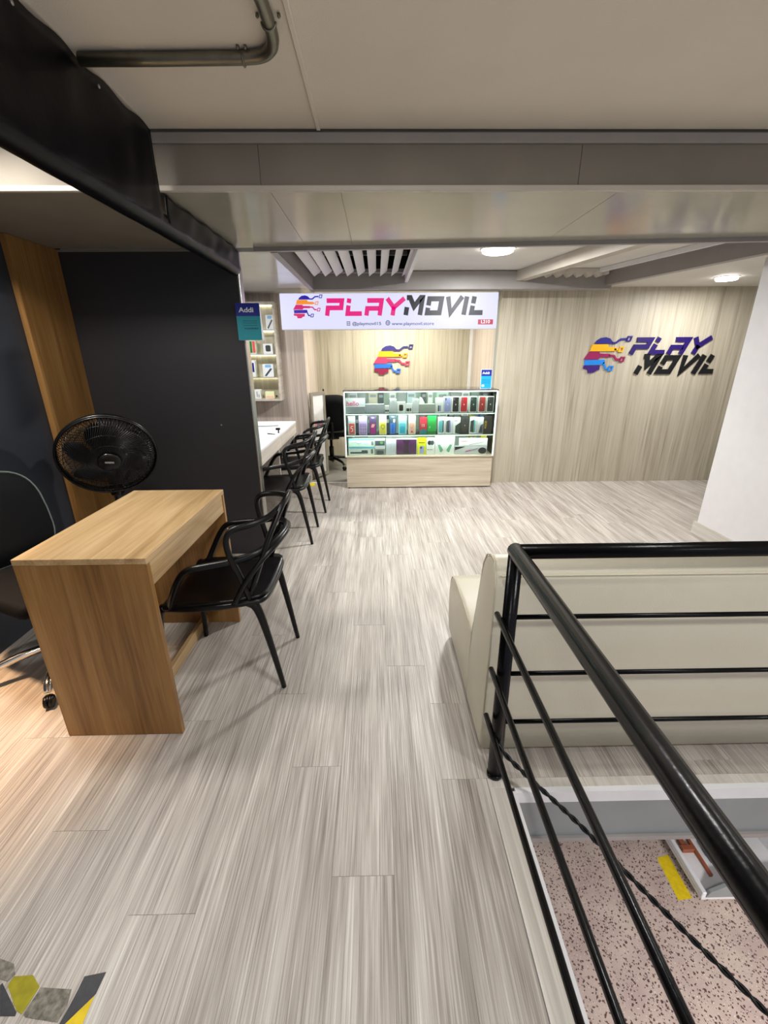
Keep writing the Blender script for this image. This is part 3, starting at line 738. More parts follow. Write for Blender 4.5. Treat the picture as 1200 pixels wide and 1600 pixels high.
goods('gadget_box', 'white box with a black square and a narrow black bar print', 'box', 490,534,178,1, WH, [('r',.1,.18,.58,.5,BK,.2),('r',.66,.2,.86,.52,BK,.3)])
goods('gadget_box', 'tall pale box beside the long silver one', 'box', 536,579,147,1, PG, [('l',[(.3,.75),(.5,.88),(.7,.75)],.05,GR)])
goods('laptop_box', 'long silver box left of the phone cartons', 'box', 582,690,182,1, ('silver grey',(160,166,158)), [('r',.35,.52,.62,.58,GR,.4)], dep=.08)
tag(obj('tablet_stand', *prism([(0,0),(.075,0),(.03,.085),(.008,.09)], (qx(588),4.80,zs1+.06), XU, ZU, (0,1,0), .012), flat('mint white',(200,226,218))), 'pale mint triangular stand behind the long silver box', 'stand')
goods('riser_box', 'white box behind the long silver one under the mint stand', 'box', 582,650,206,1, WH, yf=4.79, dep=.07)
ph = [('r',.30,.10,.48,.5,DG,.2),('r',.5,.10,.72,.5,LV,.2)]
goods('phone_box', 'white carton with two small phones printed on it', 'phone box', 692,744,142,1, WH, ph)
for c0_, c1_, col, lab in ((747,797,LV,'lavender phone printed on its white carton, top shelf'),(803,851,BK,'black phone printed on its white carton beside the lavender one'),(858,908,RD,'bright red phone printed on its white carton'),(922,972,DG,'dark green phone printed on its carton between the two red ones'),(982,1030,BRD,'brick red phone printed on its white carton'),(1037,1086,('graphite',(44,50,48)),'graphite phone printed on the rightmost top shelf carton')):
    goods('phone_box', lab, 'phone box', c0_,c1_,134,1, WH, [('r',.08,.05,.94,.97,col,.14),('r',.14,.76,.36,.92,('lens',(90,92,104)),.4),('r',.46,.46,.58,.55,WH,.45)])
rb = [(95,160,110,'pale grey'),(170,225,112,'grey'),(238,300,106,'beige'),(305,345,110,'charcoal'),(385,430,112,'white'),(445,500,108,'grey'),(508,570,106,'pale blue'),(610,645,108,'charcoal'),(655,690,112,'white'),(720,800,110,'mint'),(820,885,108,'grey'),(895,950,104,'white'),(960,1015,108,'grey green'),(1040,1082,106,'dark grey')]
cc = {'pale grey':(200,204,206),'grey':(150,156,156),'beige':(206,198,176),'charcoal':(70,78,78),'white':(230,234,232),'pale blue':(186,208,214),'mint':(190,220,208),'grey green':(140,164,152),'dark grey':(92,98,98)}
for k, (a, b_, tp, nm) in enumerate(rb):
    nb = ['the left corner post','the pink lettered box','the low pale grey box','the low pale grey box end','the tall pale box','the camera print box','the second tall pale box','the mint stand','the twin phone carton','the lavender phone carton','the red phone carton','the dark green phone carton','the brick red phone carton','the rightmost phone carton'][k]
    goods('stock_box', nm+' stock box in the rear row, behind '+nb, 'box', a,b_,tp+3,1, ('stock '+nm, cc[nm]), [('r',.15,.7,.85,.85,GR,.2)], yf=4.90, dep=.08, group='rear row stock on the top shelf')
# middle shelf: phone cases on cards
cases = [(98,148,256,CR,PG,'coral'),(170,228,255,('lilac',(176,140,206)),('soft violet',(196,180,224)),'lilac checked'),(243,291,258,('magenta',(176,40,140)),('plum',(90,70,110)),'magenta and plum'),(309,361,250,LY,('cream',(236,236,190)),'yellow'),(379,427,252,TB,('slate',(70,90,104)),'blue'),(442,498,254,CYN,('pale cyan',(170,226,236)),'cyan'),(510,560,254,PCH,('pale cream',(240,236,214)),'peach')]
for a, b_, tp, c1, c2, nm in cases:
    pr = [('r',.12,.03,.88,.60,c1,.14),('r',.30,.88,.70,.95,GR,.3)]
    if nm == 'lilac checked': pr += [('l',[(.12,.2),(.88,.2)],.03,WH),('l',[(.12,.38),(.88,.38)],.03,WH),('l',[(.4,.05),(.4,.58)],.03,WH),('l',[(.64,.05),(.64,.58)],.03,WH)]
    elif nm == 'yellow': pr += [('l',arc(.5,.40,.24,.10,0,2*PI)[:-1],.05,('olive',(110,100,30)),1),('l',[(.5,.29),(.5,.22)],.05,('olive',(110,100,30)))]
    elif nm == 'coral': pr += [('l',[(.65,.45),(.4,.45),(.38,.34),(.6,.33),(.62,.2),(.36,.18)],.10,WH)]
    elif nm == 'peach': pr += [('l',[(.3,.4),(.45,.3),(.7,.5)],.04,CR),('p',[(.3,.1),(.7,.08),(.5,.22)],PK)]
    elif nm == 'blue': pr += [('l',[(.5,.08),(.5,.52)],.10,('royal',(30,70,190))),('r',.55,.62,.85,.8,PG,.2)]
    elif nm == 'cyan': pr += [('r',.2,.08,.8,.42,('aqua',(20,176,206)),.1)]
    else: pr += [('p',[(.2,.4),(.6,.38),(.8,.56),(.4,.58)],PCH)]
    goods('phone_case', nm+' phone case on a clear hang card, middle showcase shelf', 'phone case', a,b_,tp,2, c2, pr, dep=.014)
for a, nm, col in ((150,'slate',(80,100,104)),(232,'grey',(160,170,172)),(362,'dark grey',(84,92,98)),(428,'mist',(190,210,212))):
    goods('stock_box', nm+' card pack in the second row right of the '+{150:'coral',232:'lilac checked',362:'yellow',428:'blue'}[a]+' phone case', 'box', a-8,a+22,262,2, ('card '+nm,col), [('r',.2,.6,.8,.8,PG,.2)], yf=4.74, dep=.02, group='second row cards')
goods('phone_box', 'red and teal phone carton numbered 15', 'phone box', 588,638,268,2, ('crimson',(206,40,60)), [('p',[(0,0),(1,0),(1,.26),(.5,.32),(0,.24)],TEL),('t','15',.28,.45,.16,WH)])
goods('phone_box', 'glossy green phone carton on the middle shelf', 'phone box', 641,700,258,2, GN, [('r',.0,.0,1,.16,('leaf',(6,120,50)),.02),('t','P',.2,.32,.10,WH)])
for a, b_, c1, c2, lab in ((712,761,TE,('ink',(60,72,84)),'white carton printed with a teal phone'),(764,812,('ink',(40,48,56)),LV,'white carton printed with an ink and lavender phone pair'),(930,978,DG,TE,'white carton printed with a green and teal phone pair')):
    goods('phone_box', lab, 'phone box', a,b_,270,2, WH, [('p',[(.1,.12),(.62,.08),(.62,.86),(.1,.78)],c1),('p',[(.64,.08),(.84,.14),(.84,.80),(.64,.86)],c2)])
goods('phone_box', 'white carton with a dark slanted phone corner', 'phone box', 814,866,272,2, WH, [('p',[(.35,.05),(1,.0),(1,.72),(.35,.50)],DG),('r',.15,.78,.6,.83,GR,.2)])
goods('phone_box', 'black carton with a large graphite phone, middle shelf', 'phone box', 867,926,266,2, BK, [('r',.08,.05,.92,.96,('graphite',(62,68,74)),.14),('r',.34,.70,.76,.92,('lens dark',(28,30,34)),.3),('r',.46,.46,.58,.52,PG,.45)])
goods('phone_box', 'white carton with a dark phone seen edge on', 'phone box', 979,1026,272,2, PG, [('p',[(.3,.05),(.95,.02),(.95,.62),(.55,.52)],('slate blue',(70,76,92))),('r',.55,.12,.75,.44,BK,.2)])
goods('phone_box', 'black carton with yellow upright lettering POCO', 'phone box', 1028,1080,262,2, BK, [('t','POCO',.34,.30,.26,('gold',(236,196,30)),1)])
for a, b_, nm, col in ((600,640,'grey',(140,156,152)),(735,800,'mint',(196,222,212)),(806,850,'charcoal',(90,100,100)),(900,950,'pale',(220,226,222)),(958,985,'lime',(200,206,40)),(1035,1060,'blue',(70,130,200))):
    goods('stock_box', nm+' stock box in the rear row of the middle shelf, upper '+('left' if a < 800 else 'right')+' half', 'box', a,b_,246,2, ('stock '+nm,col), [('r',.15,.75,.85,.88,GR,.2)], yf=4.90, dep=.08, group='rear row stock on the middle shelf')
# bottom shelf
goods('cable_box', 'long mint box with earphone cables, upper of two at the left post', 'box', 95,276,410,3, ('mint box',(206,232,220)), [('r',.0,.82,1,1,CYN,.02),('l',[(.12,.5),(.3,.55),(.38,.35),(.5,.5)],.012,('slate',(70,90,104))),('l',arc(.68,.4,.05,.16,0,2*PI)[:-1],.008,GR,1),('r',.88,.2,.97,.7,('taupe',(120,124,112)),.3)], cb=465)
goods('cable_box', 'long pale box with black selfie stick, lower of two at the left post', 'box', 95,276,467,3, ('mist box',(216,226,220)), [('r',.0,.84,1,1,CYN,.02),('r',.06,.22,.75,.42,('ink',(40,48,48)),.4),('r',.50,.40,.74,.62,('ink',(40,48,48)),.3),('r',.86,.2,.95,.75,('taupe',(90,94,84)),.3)])
goods('gadget_box', 'small dark box with a green gadget print, upper of a pair', 'box', 279,350,410,3, PG, [('r',.03,.04,.97,.72,('ink',(36,44,40)),.04),('r',.5,.2,.8,.6,('moss',(96,150,80)),.4)], cb=457)
goods('gadget_box', 'small box with black round gadget print, lower of a pair', 'box', 279,350,460,3, PG, [('r',.03,.04,.97,.66,('moss grey',(120,128,116)),.04),('r',.15,.08,.85,.5,('ink',(36,44,40)),.4)])
goods('gadget_box', 'pale grey upright box with faint line drawing', 'box', 355,422,412,3, ('cool grey light',(190,198,206)), [('l',[(.35,.35),(.6,.5),(.45,.62),(.7,.75)],.02,GR)])
tp_ = [('r',.02,.03,.98,.97,('plum black',(44,22,44)),.03)]
for k in range(6):
    q = .10+.055*k
    tp_ += [('l',arc(q-.16,.5,.17,.46,-1.15,1.15,12),.009,('violet',(150+14*k,50,160))), ('l',arc(1-q+.16,.5,.17,.46,PI-1.15,PI+1.15,12),.009,('violet',(150+14*k,50,160)))]
goods('tablet_box', 'white edged tablet box with purple curved lines on black', 'tablet box', 424,571,412,3, WH, tp_)
goods('phone_box', 'lime yellow carton with a lavender phone', 'phone box', 573,636,408,3, YE, [('r',.28,.06,.78,.52,LV,.16),('r',.32,.36,.56,.5,('ink',(30,36,60)),.4),('r',.15,.70,.85,.76,('olive',(150,150,20)),.3)])
goods('earphone_box', 'white carton with two black round earphones', 'box', 638,696,408,3, WH, [('p',arc(.35,.72,.25,.14,0,2*PI)[:-1],BK),('p',arc(.68,.72,.25,.14,0,2*PI)[:-1],('ink',(60,62,64))),('r',.12,.28,.25,.33,BK,.3),('r',.35,.28,.75,.32,GR,.3)])
goods('headphone_box', 'large white box printed with sage green headphones', 'headphone box', 698,834,391,3, WH, [('l',arc(.5,.50,.38,.36,.0,PI),.02,('grey line',(150,156,156))),('p',[(.13,.50),(.24,.54),(.42,.24),(.32,.12),(.26,.14)],SAG),('p',[(.87,.50),(.76,.54),(.58,.24),(.68,.12),(.74,.14)],SAG)])
goods('tool_box', 'long white box with a slim grey hair tool, upper of two', 'box', 866,1062,414,3, WH, [('l',[(.36,.15),(.6,.32),(.85,.5)],.02,GR),('l',[(.85,.5),(.92,.75)],.012,GR),('r',.06,.55,.3,.68,('rose grey',(190,150,150)),.3)], cb=465)
goods('tool_box', 'long pale box with a pink hair tool and black wedge, lower of two', 'box', 836,1062,467,3, PG, [('p',[(0,.5),(0,.95),(.33,.95),(.2,.75)],BK),('p',[(.33,.25),(.5,.4),(.52,.6),(.33,.42)],('rose',(200,120,170))),('l',[(.52,.5),(.72,.72)],.03,GR),('p',arc(.86,.45,.13,.38,0,2*PI)[:-1],BK)])
goods('stock_box', 'bright yellow stock box in the bottom right rear corner', 'box', 1036,1078,398,3, ('stock yellow',(230,214,50)), [('r',.2,.3,.7,.5,BRD,.2)], yf=4.80, dep=.08)
goods('stock_box', 'lime green stock box behind the upper long hair tool box', 'box', 970,1010,398,3, ('stock lime',(200,206,40)), [('r',.2,.6,.8,.8,GR,.2)], yf=4.90, dep=.08)
goods('stock_box', 'mint stock box behind the mint cable boxes', 'box', 110,250,398,3, ('stock mint',(186,214,204)), [('r',.15,.75,.85,.88,GR,.2)], yf=4.90, dep=.08)
goods('stock_box', 'pale stock box behind the tablet box', 'box', 358,560,398,3, ('stock pale',(220,226,222)), [('r',.15,.85,.4,.92,GR,.2)], yf=4.90, dep=.08)

# ================================================================== LETTERING AND LOGOS
GLY = {
 'P': ([[(.0,.88),(.98,.88),(.98,.46),(.13,.46),(.13,0)]], 1.12),
 'L': ([[(.13,1.0),(.13,.74)], [(.13,.60),(.13,.12),(1.05,.12)]], 1.05),
 'A': ([[(.06,.88),(.98,.88),(.98,0)], [(.13,0),(.13,.42),(.88,.42)]], 1.12),
 'Y': ([[(.02,1.0),(.52,.46),(1.12,1.0)], [(.52,.52),(.52,0)]], 1.12),
 'M': ([[(.13,.44),(.13,0)], [(.02,.95),(.26,.95),(.62,.46),(1.0,.95),(1.12,.95),(1.12,0)]], 1.26),
 'O': ([[(.13,.52),(.13,.88),(.98,.88),(.98,.12),(.13,.12),(.13,.40)]], 1.12),
 'V': ([[(.06,1.0),(.42,.10),(1.05,1.0)]], 1.02),
 'I': ([[(.13,1.0),(.13,0)]], .30),
 'Z': ([[(.13,1.0),(.13,.62)], [(.13,.50),(.13,.12),(.92,.12)]], .95)}
def wordmark(word, x0, x1, z0, z1, Y, mat, parent, d, slant=.32, t=.25, name='letter', gap=.13):
    h = z1-z0; tot = sum(GLY[c_][1] for c_ in word)+gap*(len(word)-1)
    kx = ((x1-x0)-slant*h)/tot; x = x0
    for c_ in word:
        st, w = GLY[c_]; parts = []
        for ln in st:
            P = [(a*kx+slant*b_*h, b_*h) for a, b_ in ln]
            parts.append(stroke(P, t*h*.92, (x,Y,z0), XU, ZU, NY, d))
        obj(name, *join(*parts), mat, parent)
        x += (w+gap)*kx
def headlogo(x0, x1, z0, z1, Y, cols, parent, d, node=True):
    # drawn on a 360 x 255 grid, y down
    gx, gy = 360.0, 255.0
    def P(l): return [((a-90)/gx*(x1-x0), (340-b_)/gy*(z1-z0)) for a, b_ in l]
    O = (x0,Y,z0); lw = 14/gx*(x1-x0)
    bands = [([(158,133),(170,112),(200,93),(240,87),(275,97),(298,121),(300,133)], [(295,127),(325,127),(360,102),(402,100)], (424,99)),
             ([(142,136),(266,136),(268,155),(335,158),(335,184),(128,184)], [(320,172),(352,172)], (374,172)),
             ([(126,188),(206,188),(208,200),(292,203),(292,226),(216,226),(204,241),(90,241)], [(285,213),(325,216),(346,242),(374,242)], (394,242)),
             ([(98,245),(256,243),(262,266),(240,279),(100,282)], [(250,262),(272,306),(292,307)], (312,306)),
             ([(96,285),(226,285),(224,316),(202,320),(182,336),(136,336),(130,312),(94,306)], None, None)]
    for (poly, ln, nd), c_ in zip(bands, cols):
        parts = [prism(P(poly), O, XU, ZU, NY, d)]
        if ln: parts.append(stroke(P(ln), lw, O, XU, ZU, NY, d))
        if nd:
            a, b_ = nd; parts.append(stroke(P([(a-16,b_+15),(a+12,b_+15),(a+20,b_-15),(a-8,b_-15)]), lw*.62, O, XU, ZU, NY, d, closed=True))
        obj('band', *join(*parts), c_, parent)
ind, yel, mag, sky, pur = flat('indigo',(34,26,130)), flat('signal yellow',(246,180,6)), flat('raspberry',(150,14,84)), flat('sky blue',(24,132,226)), flat('deep purple',(54,10,116))
dkp, ink = flat('violet lettering',(32,8,92)), flat('ink lettering',(8,8,14))
t = thing('wall_lettering', 'purple and black PLAY MOVIL lettering with head logo on the wood wall', 'lettering', (2.9,4.795,1.17))
a, b_ = at(909,585,4.79), at(989,526,4.79)
headlogo(a.x, b_.x, a.z+.01, b_.z, 4.7995, [ind,yel,mag,sky,pur], t, .012)
a, b_ = at(984,554,4.79), at(1110,526,4.79); wordmark('PLAY', a.x-.01, b_.x+.02, a.z+.002, b_.z-.006, 4.7995, dkp, t, .012, slant=.44, t=.31, gap=.22)
a, b_ = at(990,586,4.79), at(1130,554,4.79); wordmark('MOVIZ', a.x, b_.x+.01, a.z+.010, b_.z-.004, 4.7995, ink, t, .012, slant=.44, t=.29, gap=.30)
t = thing('wall_logo', 'multicolour head and circuit logo on the wood wall behind the showcase', 'logo', (.23,6.13,1.13))
a, b_ = at(584,586,6.13), at(646,539,6.13)
headlogo(a.x, b_.x, a.z, b_.z, 6.1395, [flat('night blue',(40,36,110)),flat('amber',(232,158,20)),flat('rose red',(206,50,90)),flat('azure',(30,100,200)),flat('wine',(130,14,60))], t, .02)
# light box sign
sa, sb = at(440.5,515.5,4.56), at(779.5,456.5,4.56)
t = thing('lightbox_sign', 'long illuminated white PLAY MOVIL shop sign with pink and black letters', 'sign', ((sa.x+sb.x)/2,4.59,sa.z))
box('casing', sa.x,sb.x,4.562,4.66,sa.z,sb.z, 'alum', t, bev=.002)
box('face', sa.x+.004,sb.x-.004,4.5585,4.5615,sa.z+.004,sb.z-.004, 'sign', t)
def emc(name, c_, s=.55):
    k = 'e_'+name
    if k not in M: M[k] = emit(name+' lit film', c_, s)
    return M[k]
YS = 4.558
a, b_ = at(459,498,YS), at(504,461,YS)
headlogo(a.x, b_.x, a.z, b_.z, YS, [emc('blue',(40,20,200)),emc('orange',(255,150,30),.8),emc('pink',(230,20,120),.7),emc('violet',(70,10,200)),emc('rose',(236,30,110),.7)], t, .0006)
a, b_ = at(508,493.5,YS), at(632,466,YS); wordmark('PLAY', a.x, b_.x, a.z, b_.z, YS, emc('magenta',(240,10,130),.8), t, .0006, slant=.16, t=.30, gap=.18)
a, b_ = at(631,492.5,YS), at(760,463,YS); wordmark('MOVIZ', a.x, b_.x, a.z, b_.z, YS, flat('black letter film',(22,24,34)), t, .0006, slant=.16, t=.30, gap=.22)
a, b_ = at(550.5,508,YS), at(595.5,508,YS); tx = flat('slate letter film',(60,66,110))
text('lettering', '@playmovil15', a, XU, ZU, NY, .028, tx, t, width=b_.x-a.x, bold=.015)
a, b_ = at(612,508,YS), at(678,507,YS); text('lettering', 'www.playmovil.store', a, XU, ZU, NY, .028, tx, t, width=b_.x-a.x, bold=.015)
a = at(606,504.5,YS); gl = .020
obj('globe_icon', *join(stroke(arc(0,0,gl,gl,0,2*PI,24)[:-1], .005, a, XU, ZU, NY, .0006, True), stroke(arc(0,0,gl*.45,gl,0,2*PI,16)[:-1], .004, a, XU, ZU, NY, .0006, True), stroke([(-gl,0),(gl,0)], .004, a, XU, ZU, NY, .0006)), tx, t)
a = at(544.5,505.5,YS)
obj('camera_icon', *join(stroke([(-.014,-.016),(.014,-.016),(.014,.016),(-.014,.016)], .005, a, XU, ZU, NY, .0006, True), stroke(arc(0,0,.006,.006,0,2*PI,12)[:-1], .004, a, XU, ZU, NY, .0006, True)), tx, t)
a, b_ = at(746.5,507,YS), at(770.5,499,YS)
pl_ = obj('number_plate', *prism([(0,0),(b_.x-a.x,0),(b_.x-a.x,b_.z-a.z),(0,b_.z-a.z)], (a.x,YS,a.z), XU, ZU, NY, .0006), emc('plate',(220,20,80),.7), t)
text('lettering', 'L210', (a.x+.03,YS-.0007,a.z+.011), XU, ZU, NY, .030, emc('white',(255,255,255),1.0), pl_, width=(b_.x-a.x)-.06, bold=.02)

# ================================================================== WALL DISPLAY CABINET
kx0, kx1, ky, kz0, kz1 = -1.56,-1.02,4.78,.935,1.895
t = thing('wall_cabinet', 'lit wall display cabinet with glass shelves on the pale wood wall', 'display cabinet', ((kx0+kx1)/2,4.86,kz0))
box('back_panel', kx0+.02,kx1-.02,4.945,4.959,kz0+.02,kz1-.02, 'wallwood', t)
box('side_panel', kx0,kx0+.019,ky,4.959,kz0,kz1, 'greywood', t, bev=.001)
box('side_panel', kx1-.019,kx1,ky,4.959,kz0,kz1, 'greywood', t, bev=.001)
box('top_panel', kx0+.0195,kx1-.0195,ky,4.959,kz1-.019,kz1, 'greywood', t)
box('bottom_panel', kx0+.0195,kx1-.0195,ky,4.959,kz0,kz0+.019, 'greywood', t)
ks = [1.177,1.404,1.638]
for z in ks: box('shelf', kx0+.0195,kx1-.0195,ky+.01,4.944,z-.007,z, 'glass', t)
for z in ks: box('shelf_edge', kx0+.0195,kx1-.0195,ky+.0065,ky+.0095,z-.007,z, 'steelpaint', t)
for z in [q-.0075 for q in ks]+[kz1-.0195]: box('led_strip', kx0+.03,kx1-.03,4.925,4.940,z-.005,z, 'ledw', t)
tag(obj('cabinet_lock', *lathe([(.009,0),(.009,.012),(.005,.014)], 12, (kx1-.045,ky-.0005,kz0+.05), (0,-1,0)), 'blackplastic', None, True), 'small dark lock at the lower right of the lit wall cabinet', 'lock')
kg = 'boxes in the wall cabinet'
rp_ = [('p',[(.15,.12),(.30,.05),(.88,.62),(.74,.70)],('ink',(60,62,66))),('r',.25,.74,.8,.95,('sky',(120,180,230)),.3)]
def shelfpack(px0, px1, ptop, z, col, pr, lab):
    y = 4.80; a, b_ = at(px0,ptop,y), at(px1,ptop,y)
    pack('gadget_box', lab, 'box', a.x, b_.x, z+.0006, a.z, y, .07, col, pr, kg)
shelfpack(414,426.5,492,ks[2], WH, rp_, 'white box with a dark diagonal remote, top shelf of the wall cabinet')
shelfpack(387,398.5,531,ks[1], ('pale mint',(214,226,206)), [('r',.1,.1,.5,.9,('leaf',(90,150,80)),.1),('r',.55,.1,.92,.9,CR,.1)], 'green and red box on the second shelf of the wall cabinet')
shelfpack(410.5,425.5,537,ks[1], WH, [('r',.25,.25,.78,.85,('graphite',(74,76,76)),.25)], 'white box with a dark square gadget in the wall cabinet')
shelfpack(387.5,397.5,563,ks[0], WH, [('r',.55,.3,.85,.85,NB,.2),('r',.15,.5,.3,.62,GR,.3)], 'white box with a navy stripe on the third cabinet shelf')
shelfpack(409.5,426.5,569,ks[0], WH, rp_, 'white box with a dark diagonal remote, third cabinet shelf')
shelfpack(393,406.5,609,kz0+.0195, WH, [('p',[(.1,.5),(.3,.5),(.25,.7)],GR),('r',.55,.2,.65,.8,GR,.3),('r',.75,.15,.85,.5,GR,.3)], 'small white earphone box at the cabinet bottom')
shelfpack(414,428,612,kz0+.0195, ('cream',(232,222,204)), [('r',.1,.1,.9,.4,PCH,.1)], 'low cream and peach box at the cabinet bottom')

# ================================================================== ADDI SIGNS
addi_n, addi_t, addi_c = flat('navy card',(14,34,140)), flat('teal card',(10,140,156)), flat('sky card',(20,160,220))
a, b_ = at(373.5,531.5,2.89), at(404.5,473.5,2.89)
t = thing('payment_sign', 'navy and teal Addi sign wedge hanging at the edge of the charcoal partition', 'sign', ((a.x+b_.x)/2,2.92,a.z))
w, h = b_.x-a.x, b_.z-a.z
obj('wedge', *prism([(2.89,a.z),(2.95,a.z),(2.902,b_.z),(2.89,b_.z)], (a.x,0,0), (0,1,0), (0,0,1), (1,0,0), w), flat('card white',(206,210,210)), t)
obj('front_card', *prism([(0,0),(w,0),(w,h*.655),(0,h*.655)], (a.x,2.8895,a.z), XU, ZU, NY, .0006), addi_t, t)
hd = obj('header_card', *prism([(0,h*.655),(w,h*.655),(w,h),(0,h)], (a.x,2.8895,a.z), XU, ZU, NY, .0006), addi_n, t)
text('lettering', 'Addi', (a.x+w*.12,2.8885,a.z+h*.76), XU, ZU, NY, h*.13, flat('white card ink',(236,240,244)), hd, width=w*.62, bold=.02)
text('lettering', 'cuotas', (a.x+w*.30,2.8885,a.z+h*.30), XU, ZU, NY, h*.06, flat('dark teal ink',(4,60,84)), t, width=w*.58, bold=.02)
for q in (.40,.46,.52): obj('print_line', *prism([(w*.25,h*q),(w*.85,h*q),(w*.85,h*(q+.012)),(w*.25,h*(q+.012))], (a.x,2.8888,a.z), XU, ZU, NY, .0002), flat('dark teal ink',(4,60,84)), t)
tag(obj('sign_bracket', *boxvf(-.85,-.825,2.904,2.9555,1.655,1.675), 'blackplastic'), 'black bracket fixing the Addi wedge sign to the partition edge', 'bracket')
a, b_ = at(750,608,4.70), at(769.5,577,4.70)
t = thing('payment_sign', 'small navy and bright blue Addi card standing on the showcase', 'sign', ((a.x+b_.x)/2,4.71,zt+.0065))
z0 = zt+.0065; w, h = b_.x-a.x, b_.z-z0
box('holder', a.x,b_.x,4.7005,4.71,z0,b_.z, flat('card white',(206,210,210)), t)
box('foot', a.x,b_.x,4.7105,4.76,z0,z0+.004, 'glass', t)
obj('front_card', *prism([(.004,.004),(w-.004,.004),(w-.004,h*.66),(.004,h*.66)], (a.x,4.70,z0), XU, ZU, NY, .0006), addi_c, t)
hd = obj('header_card', *prism([(.004,h*.66),(w-.004,h*.66),(w-.004,h-.004),(.004,h-.004)], (a.x,4.70,z0), XU, ZU, NY, .0006), addi_n, t)
text('lettering', 'Addi', (a.x+w*.12,4.699,z0+h*.76), XU, ZU, NY, h*.12, flat('white card ink',(236,240,244)), hd, width=w*.64, bold=.02)
for q in (.30,.38,.46): obj('print_line', *prism([(w*.15,h*q),(w*.85,h*q),(w*.85,h*(q+.02)),(w*.15,h*(q+.02))], (a.x,4.6993,z0), XU, ZU, NY, .0002), flat('blue ink',(0,100,170)), t)
obj('print_mark', *stroke([(w*.15,h*.12),(w*.32,h*.12),(w*.32,h*.2),(w*.15,h*.2)], w*.05, (a.x,4.6993,z0), XU, ZU, NY, .0002, True), flat('white card ink',(236,240,244)), t)

# ================================================================== LOW SWING GATE
g0, g1 = Vector((-.745,4.985,0)), Vector((-.612,5.22,0)); gu = (g1-g0).normalized(); gl_ = (g1-g0).length; gn = Vector((gu.y,-gu.x,0))
t = thing('swing_gate', 'low white panelled aluminium gate standing open beside the swivel chair', 'gate', ((g0+g1)/2))
def gbox(name, u0, u1, z0, z1, d0, d1, mat, par): 
    v, f = boxvf(u0,u1,d0,d1,z0,z1); return obj(name, [g0+gu*x+gn*y+Vector((0,0,z)) for x,y,z in v], f, mat, par)
for a, b_ in ((0,.035),(gl_-.035,gl_)): gbox('stile', a,b_,.02,1.0,-.012,.012, 'alu', t)
for a, b_ in ((.02,.06),(.965,1.0)): gbox('rail', .0355,gl_-.0355,a,b_,-.012,.012, 'alu', t)
pn = gbox('panel', .0355,gl_-.0355,.0605,.9645,-.004,.004, 'white', t)
for k, c_ in enumerate((CR,PU,BK,BRD,PU)):
    gbox('sticker', .06+k*.03,.082+k*.03,.60+.012*(k % 2),.66+.02*((k+1) % 2),.0042,.005, flat(*c_), pn)
obj('knob', *lathe([(.008,1.0),(.012,1.012),(.006,1.024)], 12, g0+gu*(gl_-.015)), 'blackplastic', t, True)

# ================================================================== SOFA
t = thing('sofa', 'cream leatherette sofa with its back against the black railing', 'sofa', (1.4,1.55,0))
sX0, sX1 = .362,2.50
def xprism(name, prof, x0, x1, mat, bev, par):
    v, f = prism(prof, (x0,0,0), (0,1,0), (0,0,1), (1,0,0), x1-x0)
    bm = bmesh.new(); bv = [bm.verts.new(q) for q in v]
    for q in f: bm.faces.new([bv[i] for i in q])
    bm.edges.ensure_lookup_table()
    ends = [e for e in bm.edges if abs(e.verts[0].co.x-e.verts[1].co.x) < 1e-6]
    bmesh.ops.bevel(bm, geom=ends, offset=bev, segments=3, profile=.5, affect='EDGES', clamp_overlap=True)
    bm.verts.index_update(); V = [tuple(x.co) for x in bm.verts]; Fc = [tuple(x.index for x in q.verts) for q in bm.faces]; bm.free()
    return obj(name, V, Fc, mat, par, True)
bprof = [(1.195,.035),(1.19,.2),(1.187,.5),(1.192,.70),(1.20,.755),(1.225,.785),(1.265,.788),(1.31,.768),(1.345,.72),(1.37,.62),(1.40,.5),(1.44,.36),(1.45,.2),(1.45,.035)]
bk = xprism('backrest', [(y,z) for y,z in bprof], sX0,sX1, 'leather', .016, t)
def seam(P, par, r_=.0035): obj('seam', *tube(P, r_, 6), 'piping', par, True)
seam([(sX0+.02,1.1905,.748),(sX1-.02,1.1905,.748)], bk)
seam([(sX0+.003,y,z) for y,z in bprof[1:-1]], bk, .003)
sprof = [(1.4505,.035),(1.4505,.345),(1.50,.368),(1.65,.378),(1.84,.378),(1.91,.362),(1.945,.325),(1.952,.26),(1.945,.12),(1.935,.035)]
nS = 3
for k in range(nS):
    a = sX0+(sX1-sX0)*k/nS; b_ = sX0+(sX1-sX0)*(k+1)/nS
    s_ = xprism('seat_cushion', sprof, a+.001, b_-.001, 'leather', .02, t)
    seam([(a+.006,y,z-.004) for y,z in sprof[1:-1]], s_, .003)
for x in (sX0+.05,sX1-.09):
    for y in (1.215,1.88): box('foot', x,x+.05,y,y+.05,.0005,.0345, 'steelpaint', t)

